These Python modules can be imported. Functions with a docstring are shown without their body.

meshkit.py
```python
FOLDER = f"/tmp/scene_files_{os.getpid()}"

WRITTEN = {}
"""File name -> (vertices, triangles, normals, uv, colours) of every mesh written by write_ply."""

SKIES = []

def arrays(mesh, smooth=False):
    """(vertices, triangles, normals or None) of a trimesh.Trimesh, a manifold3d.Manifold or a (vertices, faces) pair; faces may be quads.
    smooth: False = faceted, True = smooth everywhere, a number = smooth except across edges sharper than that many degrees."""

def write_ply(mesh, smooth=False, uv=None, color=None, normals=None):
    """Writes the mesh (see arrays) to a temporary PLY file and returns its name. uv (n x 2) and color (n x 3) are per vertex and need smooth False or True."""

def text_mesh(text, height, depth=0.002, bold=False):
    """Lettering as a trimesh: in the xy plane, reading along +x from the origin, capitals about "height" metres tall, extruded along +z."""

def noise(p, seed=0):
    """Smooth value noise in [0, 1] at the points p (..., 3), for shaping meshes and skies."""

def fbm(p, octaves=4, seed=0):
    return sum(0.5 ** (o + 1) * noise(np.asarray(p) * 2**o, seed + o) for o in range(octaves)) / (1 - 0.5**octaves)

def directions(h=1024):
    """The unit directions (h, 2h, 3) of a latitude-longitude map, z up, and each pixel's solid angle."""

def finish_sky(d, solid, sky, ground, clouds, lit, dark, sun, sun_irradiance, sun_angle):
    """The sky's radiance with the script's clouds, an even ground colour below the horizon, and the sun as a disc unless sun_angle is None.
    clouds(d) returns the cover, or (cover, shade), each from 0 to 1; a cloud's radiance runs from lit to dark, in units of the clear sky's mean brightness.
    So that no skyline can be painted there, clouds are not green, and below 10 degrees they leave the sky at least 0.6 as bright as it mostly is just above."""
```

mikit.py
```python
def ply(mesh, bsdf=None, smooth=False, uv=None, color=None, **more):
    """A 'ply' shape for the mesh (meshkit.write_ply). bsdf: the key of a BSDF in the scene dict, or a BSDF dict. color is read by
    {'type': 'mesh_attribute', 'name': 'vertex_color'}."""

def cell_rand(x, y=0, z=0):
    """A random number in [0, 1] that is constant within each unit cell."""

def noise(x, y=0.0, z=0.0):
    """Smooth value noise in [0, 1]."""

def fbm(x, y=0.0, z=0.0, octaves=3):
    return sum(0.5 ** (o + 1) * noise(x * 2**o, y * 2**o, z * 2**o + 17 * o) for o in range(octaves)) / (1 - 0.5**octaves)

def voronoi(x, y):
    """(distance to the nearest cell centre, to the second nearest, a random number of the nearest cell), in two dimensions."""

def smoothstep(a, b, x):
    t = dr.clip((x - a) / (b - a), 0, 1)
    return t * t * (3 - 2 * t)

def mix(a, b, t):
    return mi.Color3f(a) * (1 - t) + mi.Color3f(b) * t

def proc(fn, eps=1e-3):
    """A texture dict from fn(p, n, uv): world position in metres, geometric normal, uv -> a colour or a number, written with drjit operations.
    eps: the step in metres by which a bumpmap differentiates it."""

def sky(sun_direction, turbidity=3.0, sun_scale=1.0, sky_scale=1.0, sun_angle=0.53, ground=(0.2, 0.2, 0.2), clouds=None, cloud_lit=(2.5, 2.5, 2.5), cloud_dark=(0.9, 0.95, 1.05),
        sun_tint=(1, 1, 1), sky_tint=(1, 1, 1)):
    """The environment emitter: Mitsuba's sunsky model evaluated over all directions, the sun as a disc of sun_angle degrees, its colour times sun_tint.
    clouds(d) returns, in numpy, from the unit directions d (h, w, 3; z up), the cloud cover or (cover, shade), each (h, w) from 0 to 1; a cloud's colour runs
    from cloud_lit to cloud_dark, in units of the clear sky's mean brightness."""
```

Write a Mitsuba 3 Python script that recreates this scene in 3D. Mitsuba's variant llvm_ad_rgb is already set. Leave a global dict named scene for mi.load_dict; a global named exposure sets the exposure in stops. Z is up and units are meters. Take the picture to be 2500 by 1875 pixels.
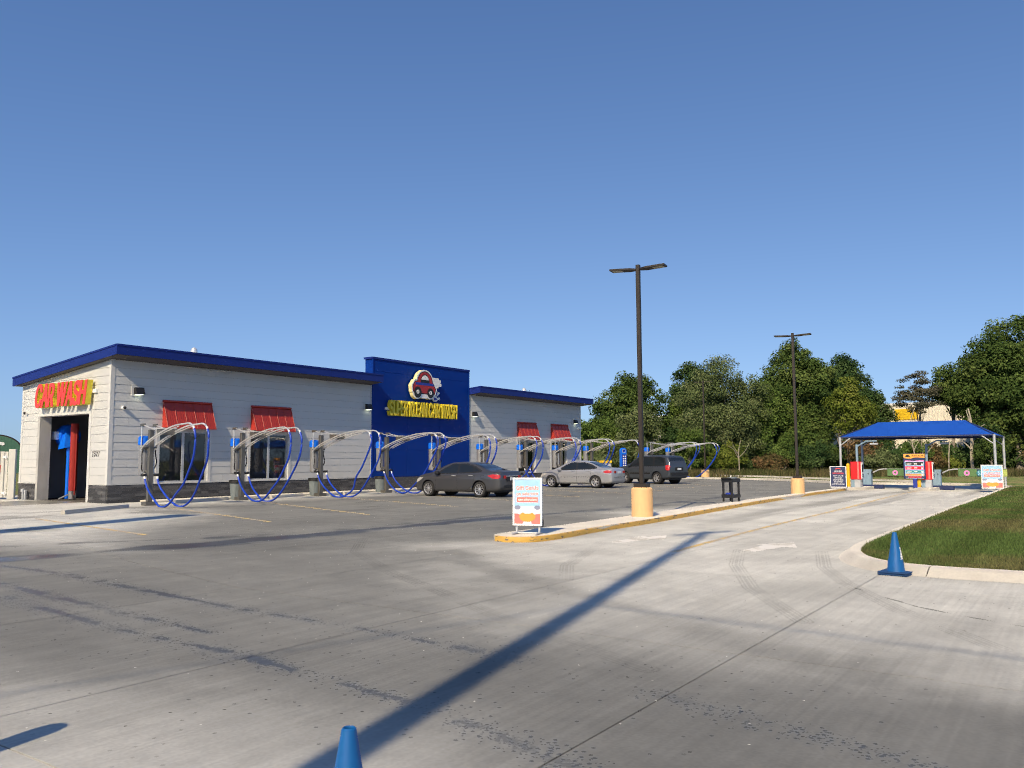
import math, random
import numpy as np, trimesh, manifold3d
import drjit as dr, mitsuba as mi
import mikit, meshkit
from shapely.geometry import Polygon, box as sbox, LineString, Point
from shapely.ops import unary_union
from shapely import affinity
from scipy.spatial import Delaunay
from mikit import noise, fbm, mix, smoothstep, proc, voronoi, cell_rand

T = mi.ScalarTransform4f
scene, labels = {}, {}

# ------------------------------------------------------------------ camera, sky, exposure
H = 1.57
PITCH, ROLL = math.radians(5.17), math.radians(-0.23)
_f = np.array([0, math.cos(PITCH), math.sin(PITCH)])
_u = np.array([0, -math.sin(PITCH), math.cos(PITCH)])
_up = -math.sin(ROLL) * np.array([1.0, 0, 0]) + math.cos(ROLL) * _u
scene['camera'] = {'type': 'perspective', 'fov': 63.24, 'fov_axis': 'x', 'near_clip': 0.1, 'far_clip': 3000.0,
                   'to_world': T().look_at(origin=[0, 0, H], target=[0, float(_f[1]), H + float(_f[2])], up=_up.tolist())}
SUN = np.array([-0.352 * math.cos(math.radians(35.5)), -0.936 * math.cos(math.radians(35.5)), math.sin(math.radians(35.5))])
scene['sun_and_sky'] = mikit.sky(SUN.tolist(), turbidity=2.8, sky_scale=0.82, sky_tint=(0.98, 1.09, 1.37), sun_tint=(0.98, 1.0, 1.0))
exposure = 1.78

# ------------------------------------------------------------------ local frame of the plot: o = away from the long wall, a = along it
TH = math.radians(34.6)
D = np.array([math.sin(TH), math.cos(TH), 0.0])
N = np.array([D[1], -D[0], 0.0])
UP = np.array([0, 0, 1.0])
K = np.array([-15.03, 31.04, 0.0])
MB = np.eye(4); MB[:3, 0], MB[:3, 1], MB[:3, 2], MB[:3, 3] = N, D, UP, K


def W(o, a, z=0.0):
    return K + N * o + D * a + UP * z


def frame(origin, x, y, z):
    m = np.eye(4); m[:3, 0], m[:3, 1], m[:3, 2], m[:3, 3] = x, y, z, origin
    return m


# ------------------------------------------------------------------ helpers
def numbered(name):
    if name not in scene and name not in labels and not any(k.startswith(name + '__') for k in _names):
        return name
    i = _count.get(name, 0) + 1
    while f'{name}_{i:03d}' in scene or f'{name}_{i:03d}' in labels:
        i += 1
    _count[name] = i
    return f'{name}_{i:03d}'


_count, _names = {}, set()


def thing(name, label, cat, group=None, kind=None):
    key = numbered(name)
    d = {'label': label, 'category': cat}
    if group: d['group'] = group
    if kind: d['kind'] = kind
    labels[key] = d
    return key


def add(name, mesh, mat, parent=None, M=None, smooth=False, label=None, kind=None, **more):
    """one entry of scene; name is numbered under its parent"""
    if isinstance(mesh, list):
        mesh = cat(mesh)
    if M is not None:
        mesh = mesh.copy(); mesh.apply_transform(M)
    full = parent + '__' + name if parent else name
    if parent or full in scene:
        if full in scene:
            i = _count.get(full, 0) + 1
            while f'{full}_{i:03d}' in scene: i += 1
            _count[full] = i
            full = f'{full}_{i:03d}'
    scene[full] = mikit.ply(mesh, mat, smooth=smooth, **more)
    if label or kind:
        labels[full] = {}
        if label: labels[full]['label'] = label
        if kind: labels[full]['kind'] = kind
    return full


def single(name, mesh, mat, label, category, M=None, smooth=False, group=None, kind=None, **more):
    key = thing(name, label, category, group, kind)
    if isinstance(mesh, list): mesh = cat(mesh)
    if M is not None:
        mesh = mesh.copy(); mesh.apply_transform(M)
    scene[key] = mikit.ply(mesh, mat, smooth=smooth, **more)
    return key


def struct(name, mesh, mat, label=None, M=None, smooth=False, **more):
    if isinstance(mesh, list): mesh = cat(mesh)
    if M is not None:
        mesh = mesh.copy(); mesh.apply_transform(M)
    scene[name] = mikit.ply(mesh, mat, smooth=smooth, **more)
    labels[name] = {'label': label or name.replace('_', ' '), 'category': name.replace('_', ' '), 'kind': 'structure'}
    return name


def copy_thing(src, key, M):
    """entries of thing src under another key, moved by M (src built round its own origin)"""
    for k in [k for k in scene if k.startswith(src + '__')]:
        scene[key + k[len(src):]] = {**scene[k], 'to_world': T(M)}


def cat(ms):
    return trimesh.util.concatenate([m for m in ms if m is not None])


def bx(x0, x1, y0, y1, z0, z1):
    m = trimesh.creation.box(extents=[x1 - x0, y1 - y0, z1 - z0])
    m.apply_translation([(x0 + x1) / 2, (y0 + y1) / 2, (z0 + z1) / 2])
    return m


def rbx(x0, x1, y0, y1, z0, z1, c=0.02):
    """box with chamfered edges"""
    c = min(c, 0.45 * min(x1 - x0, y1 - y0, z1 - z0))
    pts = []
    for sx in (0, 1):
        for sy in (0, 1):
            for sz in (0, 1):
                X, Y, Zz = (x0, x1)[sx], (y0, y1)[sy], (z0, z1)[sz]
                dx, dy, dz = c * (1 - 2 * sx), c * (1 - 2 * sy), c * (1 - 2 * sz)
                pts += [[X, Y + dy, Zz + dz], [X + dx, Y, Zz + dz], [X + dx, Y + dy, Zz]]
    return trimesh.convex.convex_hull(np.array(pts))


def tube(pts, r, sides=8, caps=True):
    p = np.asarray(pts, float)
    t = np.gradient(p, axis=0); t /= np.linalg.norm(t, axis=1, keepdims=True) + 1e-12
    ref = np.array([0, 0, 1.0]) if np.abs(t[:, 2]).mean() < 0.8 else np.array([1.0, 0, 0])
    a = np.cross(t, ref); a /= np.linalg.norm(a, axis=1, keepdims=True) + 1e-9
    b = np.cross(t, a)
    r = np.broadcast_to(r, (len(p),))
    ang = np.arange(sides) * 2 * np.pi / sides
    v = p[:, None] + r[:, None, None] * (np.cos(ang)[None, :, None] * a[:, None] + np.sin(ang)[None, :, None] * b[:, None])
    v = v.reshape(-1, 3)
    i, j = np.meshgrid(np.arange(len(p) - 1), np.arange(sides), indexing='ij')
    q = np.stack([i * sides + j, i * sides + (j + 1) % sides, (i + 1) * sides + (j + 1) % sides, (i + 1) * sides + j], -1).reshape(-1, 4)
    f = np.vstack([q[:, [0, 2, 1]], q[:, [0, 3, 2]]])
    if caps:
        n0 = len(v); v = np.vstack([v, p[0], p[-1]])
        k = np.arange(sides); e = (len(p) - 1) * sides
        f = np.vstack([f, np.stack([k * 0 + n0, k, (k + 1) % sides], 1), np.stack([k * 0 + n0 + 1, e + (k + 1) % sides, e + k], 1)])
    m = trimesh.Trimesh(v, f, process=False)
    if m.volume < 0: m.invert()
    return m


def smooth_path(pts, n=40):
    from scipy.interpolate import CubicSpline
    p = np.asarray(pts, float)
    s = np.r_[0, np.cumsum(np.linalg.norm(np.diff(p, axis=0), axis=1))]
    return CubicSpline(s, p)(np.linspace(0, s[-1], n))


def lathe(prof, sides=24):
    p = np.asarray(prof, float)
    return trimesh.creation.revolve(p, sections=sides)


def cyl(p0, p1, r, sides=16):
    return tube([p0, p1], r, sides)


def prism(poly, h):
    """shapely polygon in xy extruded along +z"""
    if poly.is_empty: return None
    gs = [g for g in getattr(poly, 'geoms', [poly]) if g.geom_type == 'Polygon' and g.area > 1e-6]
    if not gs: return None
    return cat([trimesh.creation.extrude_polygon(g, h, engine='earcut') for g in gs])


def sheet(poly, z):
    v, f = trimesh.creation.triangulate_polygon(poly, engine='earcut')
    m = trimesh.Trimesh(np.c_[v, np.full(len(v), z)], f, process=False)
    if m.face_normals[:, 2].mean() < 0: m.invert()
    return m


# frames of the two visible walls: x = reading direction, y = up, z = outward
F_LONG = frame(K, D, UP, N)
F_END = frame(K, N, UP, -D)


def moved(M, v):
    M = M.copy(); M[:3, 3] = M[:3, 3] + M[:3, :3] @ np.asarray(v, float); return M


def text(s, height, depth=0.004, bold=True, width=None, shear=0.0, center=False):
    m = meshkit.text_mesh(s, height, depth, bold)
    v = m.vertices.copy()
    v[:, 0] += shear * v[:, 1]
    v[:, 0] -= v[:, 0].min()
    if width: v[:, 0] *= width / v[:, 0].max()
    if center: v[:, 0] -= v[:, 0].max() / 2
    m.vertices = v
    return m


# ------------------------------------------------------------------ materials
def prin(color, rough=0.5, metal=0.0, spec=0.5, **k):
    c = color if isinstance(color, dict) else {'type': 'rgb', 'value': list(map(float, color))}
    r = rough if isinstance(rough, dict) else float(rough)
    return {'type': 'twosided', 'bsdf': {'type': 'principled', 'base_color': c, 'roughness': r, 'metallic': float(metal), 'specular': float(spec), **k}}


def tex(fn):
    return proc(fn)


def dirty(base, dark=0.75, scale=1.3, amount=0.6, zfade=None):
    lo = [float(b) * dark for b in base]
    hi = [float(b) for b in base]

    def fn(p, n, uv):
        v = fbm(p.x * scale, p.y * scale, p.z * scale * 0.6, 4)
        m = amount * smoothstep(0.45, 0.85, v)
        s = 0.985 + 0.03 * noise(p.x * 11, p.y * 11, p.z * 11)
        return mix(hi, lo, m) * s
    return tex(fn)


def seg_dist(x, y, x0, y0, x1, y1):
    dx, dy = x1 - x0, y1 - y0
    t = dr.clip(((x - x0) * dx + (y - y0) * dy) / (dx * dx + dy * dy), 0, 1)
    return dr.sqrt(dr.square(x - x0 - t * dx) + dr.square(y - y0 - t * dy))


def trail(x, y, pts):
    d = mi.Float(1e3)
    for (a, b), (c, e) in zip(pts[:-1], pts[1:]):
        d = dr.minimum(d, seg_dist(x, y, a, b, c, e))
    return d


# water and tyre trails on the concrete, in plot metres (measured on the ground)
WET = [[(-9.6, 12.9), (-8.2, 13.7), (-7.3, 14.5), (-6.4, 15.5), (-5.4, 16.3), (-4.3, 17.7), (0, 22.9)]]
WET2 = [[(-10.5, 15.2), (-9.1, 15.87), (-6.2, 17.1), (-4.4, 18.3), (0, 24.2)], [(0, 22.9), (4.5, 28.2), (9.5, 35.5)]]
DRIP = [[(-7.8, 12.8), (-6.4, 11.9), (-4.9, 10.65), (-4, 9.9), (-2.7, 8.85), (-1.6, 8.1), (-0.9, 7.5), (0, 6.8)],
        [(-6.6, 10.9), (-4.9, 9.5), (-3.8, 8.6), (-2.8, 7.8)],
        [(-5.9, 9.8), (-3.6, 7.9), (-2.2, 6.9), (-1.4, 6.2), (-0.6, 5.5), (0, 4.8), (0.3, 4.4)],
        [(1.0, 5.7), (1.35, 5.26), (1.7, 4.9), (2.2, 4.3)]]
SMUDGE = [[(-1.0, 14.5), (-0.4, 12.3), (0.3, 10.9), (0.9, 9.8), (1.35, 8.75), (2.1, 7.1), (2.6, 6.4), (2.9, 5.6), (3.3, 4.6)]]
TYRE = [[(3.9, 14.5), (3.3, 12.5), (2.9, 10.3), (2.8, 8.2)], [(5.2, 14.2), (4.5, 12.2), (4.2, 10.7), (4.0, 8.8), (4.0, 7.0)],
        [(-3.0, 16.9), (-2.7, 14.5), (-1.7, 11.8), (-1.0, 10.4), (0, 8.2), (1.0, 6.4)], [(1.7, 16), (0.8, 12.5), (0.7, 11.1)]]


def loc(p):
    x, y = p.x - float(K[0]), p.y - float(K[1])
    return x * float(N[0]) + y * float(N[1]), x * float(D[0]) + y * float(D[1])


def pavement_fields(p):
    o, a = loc(p)
    x, y = p.x, p.y
    n1 = fbm(x * 0.9, y * 0.9, 3.0, 4)
    fine = noise(x * 60, y * 60)
    wet = mi.Float(0)
    d1 = trail(x, y, WET[0])
    streak = fbm(o * 2.2, a * 0.35, 5.0, 3)
    wet = dr.maximum(wet, smoothstep(0.55, 0.1, d1 + (n1 - 0.5) * 0.9 + (streak - 0.5) * 0.6) * 0.95)
    for t in WET2:
        wet = dr.maximum(wet, smoothstep(0.34, 0.05, trail(x, y, t) + (n1 - 0.5) * 0.6) * 0.6 * smoothstep(0.25, 0.5, fbm(x * 1.7, y * 1.7, 9.0, 2)))
    # wash water in front of the tunnel
    tun = smoothstep(2.0, 1.5, dr.abs(o + 3.35) + (n1 - 0.5) * 0.7) * smoothstep(1.0, 0.2, a)
    wet = dr.maximum(wet, tun * 0.9)
    # drips
    spot, _, r = voronoi(x * 21 + 2.0 * n1, y * 21)
    spot2, _, r2 = voronoi(x * 38, y * 38 + 2.0 * n1)
    gate = 0.35 + 0.65 * smoothstep(0.38, 0.6, noise(x * 1.3, y * 1.3, 6.0))
    for t in DRIP:
        d = trail(x, y, t)
        near = smoothstep(0.24, 0.0, d + (n1 - 0.5) * 0.22)
        core = smoothstep(0.075, 0.02, d + (n1 - 0.5) * 0.10 + (fine - 0.5) * 0.08) * smoothstep(2.5, -2.0, x) * smoothstep(0.30, 0.50, noise(x * 5.1, y * 5.1, 2.0))
        sp = dr.maximum(smoothstep(0.34, 0.2, spot) * dr.select(r < near * (0.18 + 0.4 * gate), 1.0, 0.0), smoothstep(0.34, 0.2, spot2) * dr.select(r2 < near * (0.12 + 0.4 * gate), 1.0, 0.0))
        wet = dr.maximum(wet, dr.maximum(core * 0.85, sp * 0.85))
    scat = smoothstep(0.34, 0.2, spot) * dr.select(r > 0.985, 1.0, 0.0) * smoothstep(2.6, 0.6, trail(x, y, DRIP[2] + [(1.5, 3.6)]))
    scat = dr.maximum(scat, smoothstep(0.34, 0.2, spot) * dr.select(r > 0.975, 1.0, 0.0) * smoothstep(1.6, 0.4, trail(x, y, [(0.0, 7.0), (1.2, 5.8), (2.4, 4.4)])))
    wet = dr.maximum(wet, scat * 0.75)
    return o, a, n1, fine, wet, streak


def concrete(p, n, uv):
    o, a, n1, fine, wet, streak = pavement_fields(p)
    x, y = p.x, p.y
    # traffic film: darker where cars leave the bays and cross to the exit, cleaner in the pay lane and by the corner
    big = fbm(x * 0.16, y * 0.16, 1.0, 3)
    film = smoothstep(21.6, 18.5, o + (big - 0.5) * 5.0) * smoothstep(-3.5, 1.0, a + dr.maximum(0, o - 6.5) * 0.9 + (big - 0.5) * 5.0) * smoothstep(1.0, 6.0, o) * smoothstep(12.0, 15.0, y)
    front = smoothstep(2.2, -2.0, x + 2.0 - 14.0 / dr.maximum(y - 2.8, 0.3) + (n1 - 0.5) * 1.3 + (big - 0.5) * 1.0) * smoothstep(17.5, 14.0, y)
    film = dr.maximum(film, front * 0.92)
    cross = smoothstep(4.2, 0.2, trail(x, y, [(-5.5, 13), (-2.6, 9.0), (-0.3, 6.6), (1.4, 4.6), (2.4, 3.4)]) + (n1 - 0.5) * 1.0)
    film = dr.maximum(film, cross * 0.8)
    corner = smoothstep(6.6, 4.5, y + (x + 2.0) * 0.30 + (n1 - 0.5) * 1.6) * smoothstep(0.6, -0.9, x)
    film = film * (1 - 0.95 * corner)
    lane = smoothstep(0.5, 0.72, fbm((o) * 1.6, a * 0.07, 7.0, 3)) * smoothstep(21.5, 22.2, o) * smoothstep(0.0, 6.0, a)
    close = smoothstep(4.0, -4.0, a)
    clean, worn = mi.Color3f(0.40, 0.40, 0.372), mi.Color3f(0.136, 0.138, 0.130)
    c = mix(clean, worn, film)
    mott = fbm(x * 5.0, y * 5.0, 8.0, 3)
    patch = smoothstep(0.55, 0.75, fbm(o * 0.8 + 5.0, a * 0.5, 13.0, 3))
    c = mix(c, c * 0.84, patch * 0.5)
    c = c * (0.79 + 0.42 * n1) * (0.90 + 0.20 * mott) * (1.0 + 0.12 * (fine - 0.5) * smoothstep(4.0, -4.0, a))
    # sawn slabs weather differently
    c = c * (0.965 + 0.07 * cell_rand(dr.floor((o - 2.0) / 3.2), dr.floor((a + dr.maximum(0, 20.5 - o) * 0.27 + 14.7) / 4.37)))
    # broom and tyre streaks along the drive
    c = c * (0.92 + 0.16 * fbm(o * 7.0, a * 0.5, 2.0, 3)) * (1.0 + 0.12 * (noise(o * 42.0, a * 1.2, 3.0) - 0.5) * close)
    c = mix(c, c * 0.55, lane * 0.8)
    sm = mi.Float(0)
    for t in SMUDGE:
        sm = dr.maximum(sm, smoothstep(0.42, 0.0, trail(x, y, t) + (n1 - 0.5) * 0.6))
    c = mix(c, c * 0.66, sm * 0.5)
    ty = mi.Float(0)
    for t in TYRE:
        d = trail(x, y, t)
        ty = dr.maximum(ty, smoothstep(0.13, 0.09, d) * (0.5 + 0.5 * dr.sin(d * 150)) * (0.35 + 0.65 * smoothstep(0.2, 0.6, noise(x * 2.0, y * 2.0, 4.0))))
    c = mix(c, c * 0.66, ty * 0.7)
    # oil spots in the bays
    oil = smoothstep(0.62, 0.78, fbm(o * 0.9, a * 0.55, 11.0, 3)) * smoothstep(2.0, 4.0, o) * smoothstep(13.0, 9.0, o)
    c = mix(c, c * 0.5, oil * 0.8)
    # tiny pits, gum, grit
    s1, _, r1 = voronoi(x * 4.2, y * 4.2)
    c = mix(c, c * 0.4, smoothstep(0.06, 0.035, s1) * dr.select(r1 > 0.82, 1.0, 0.0))
    c = mix(c, mi.Color3f(0.7, 0.68, 0.63), smoothstep(0.035, 0.02, s1) * dr.select(r1 < 0.06, 1.0, 0.0))
    # hairline crack towards the kerb
    cr = trail(x, y, [(4.15, 10.25), (4.2, 9.6), (4.28, 8.96), (4.5, 8.4), (4.76, 7.9), (5.4, 7.2)]) + (noise(x * 6, y * 6) - 0.5) * 0.05
    c = mix(c, c * 0.45, smoothstep(0.014, 0.006, cr))
    return mix(c, c * mi.Color3f(0.40, 0.39, 0.37), wet)


def concrete_rough(p, n, uv):
    o, a, n1, fine, wet, streak = pavement_fields(p)
    return mi.Float(0.82 - 0.56 * wet)


def pale_concrete(p, n, uv):
    v = fbm(p.x * 2.1, p.y * 2.1, p.z * 2.1, 4)
    s, _, r = voronoi(p.x * 9, p.y * 9 + p.z * 3)
    c = mi.Color3f(0.52, 0.49, 0.43) * (0.78 + 0.4 * v) * (0.94 + 0.12 * noise(p.x * 55, p.y * 55, p.z * 55))
    return mix(c, c * 0.45, smoothstep(0.12, 0.05, s) * dr.select(r > 0.93, 1.0, 0.0))


def kerb_paint(p, n, uv):
    v = fbm(p.x * 3.0, p.y * 3.0, p.z * 9.0, 4)
    chip = smoothstep(0.67, 0.73, fbm(p.x * 9, p.y * 9, p.z * 22 + 4.0, 3) + smoothstep(0.06, 0.1, p.z) * 0.13)
    c = mi.Color3f(0.60, 0.36, 0.075) * (0.8 + 0.35 * v)
    return mix(c, mi.Color3f(0.16, 0.13, 0.10), chip)


def lawn_soil(p, n, uv):
    v = fbm(p.x * 0.7, p.y * 0.7, 0.0, 4)
    w = fbm(p.x * 7, p.y * 7, 2.0, 3)
    c = mix(mi.Color3f(0.085, 0.115, 0.038), mi.Color3f(0.135, 0.125, 0.058), smoothstep(0.42, 0.62, v))
    return c * (0.7 + 0.6 * w)


def stone(c0):
    def fn(p, n, uv):
        v = fbm(p.x * 5, p.y * 5, p.z * 9, 4)
        e = smoothstep(0.68, 0.8, fbm(p.x * 1.7, p.y * 1.7, p.z * 2.6, 3))
        return mix(mi.Color3f(c0) * (0.65 + 0.7 * v), mi.Color3f(0.3, 0.3, 0.29), e * 0.45)
    return tex(fn)


def siding(p, n, uv):
    o, a = loc(p)
    v = fbm(o * 0.8, a * 0.8, p.z * 0.8, 3)
    g = fbm(o * 9 + 3, a * 9, p.z * 90, 2)
    low = smoothstep(1.5, 0.65, p.z) * fbm(a * 1.4, o * 1.4, p.z, 3)
    c = mi.Color3f(0.56, 0.565, 0.55) * (0.95 + 0.06 * v) * (0.97 + 0.06 * g)
    return mix(c, c * 0.8, low * 0.5)


def foliage(diff=0.35):
    return {'type': 'principledthin', 'base_color': {'type': 'mesh_attribute', 'name': 'vertex_color'}, 'roughness': 0.55, 'diff_trans': diff, 'spec_trans': 0.0, 'eta': 1.35}


def bark(c):
    def fn(p, n, uv):
        v = fbm(p.x * 9, p.y * 9, p.z * 2.5, 4)
        return mi.Color3f(c) * (0.55 + 0.9 * v)
    return tex(fn)


def metal_dust(c):
    def fn(p, n, uv):
        return mi.Color3f(c) * (0.85 + 0.3 * fbm(p.x * 4, p.y * 4, p.z * 4, 3))
    return tex(fn)


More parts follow.
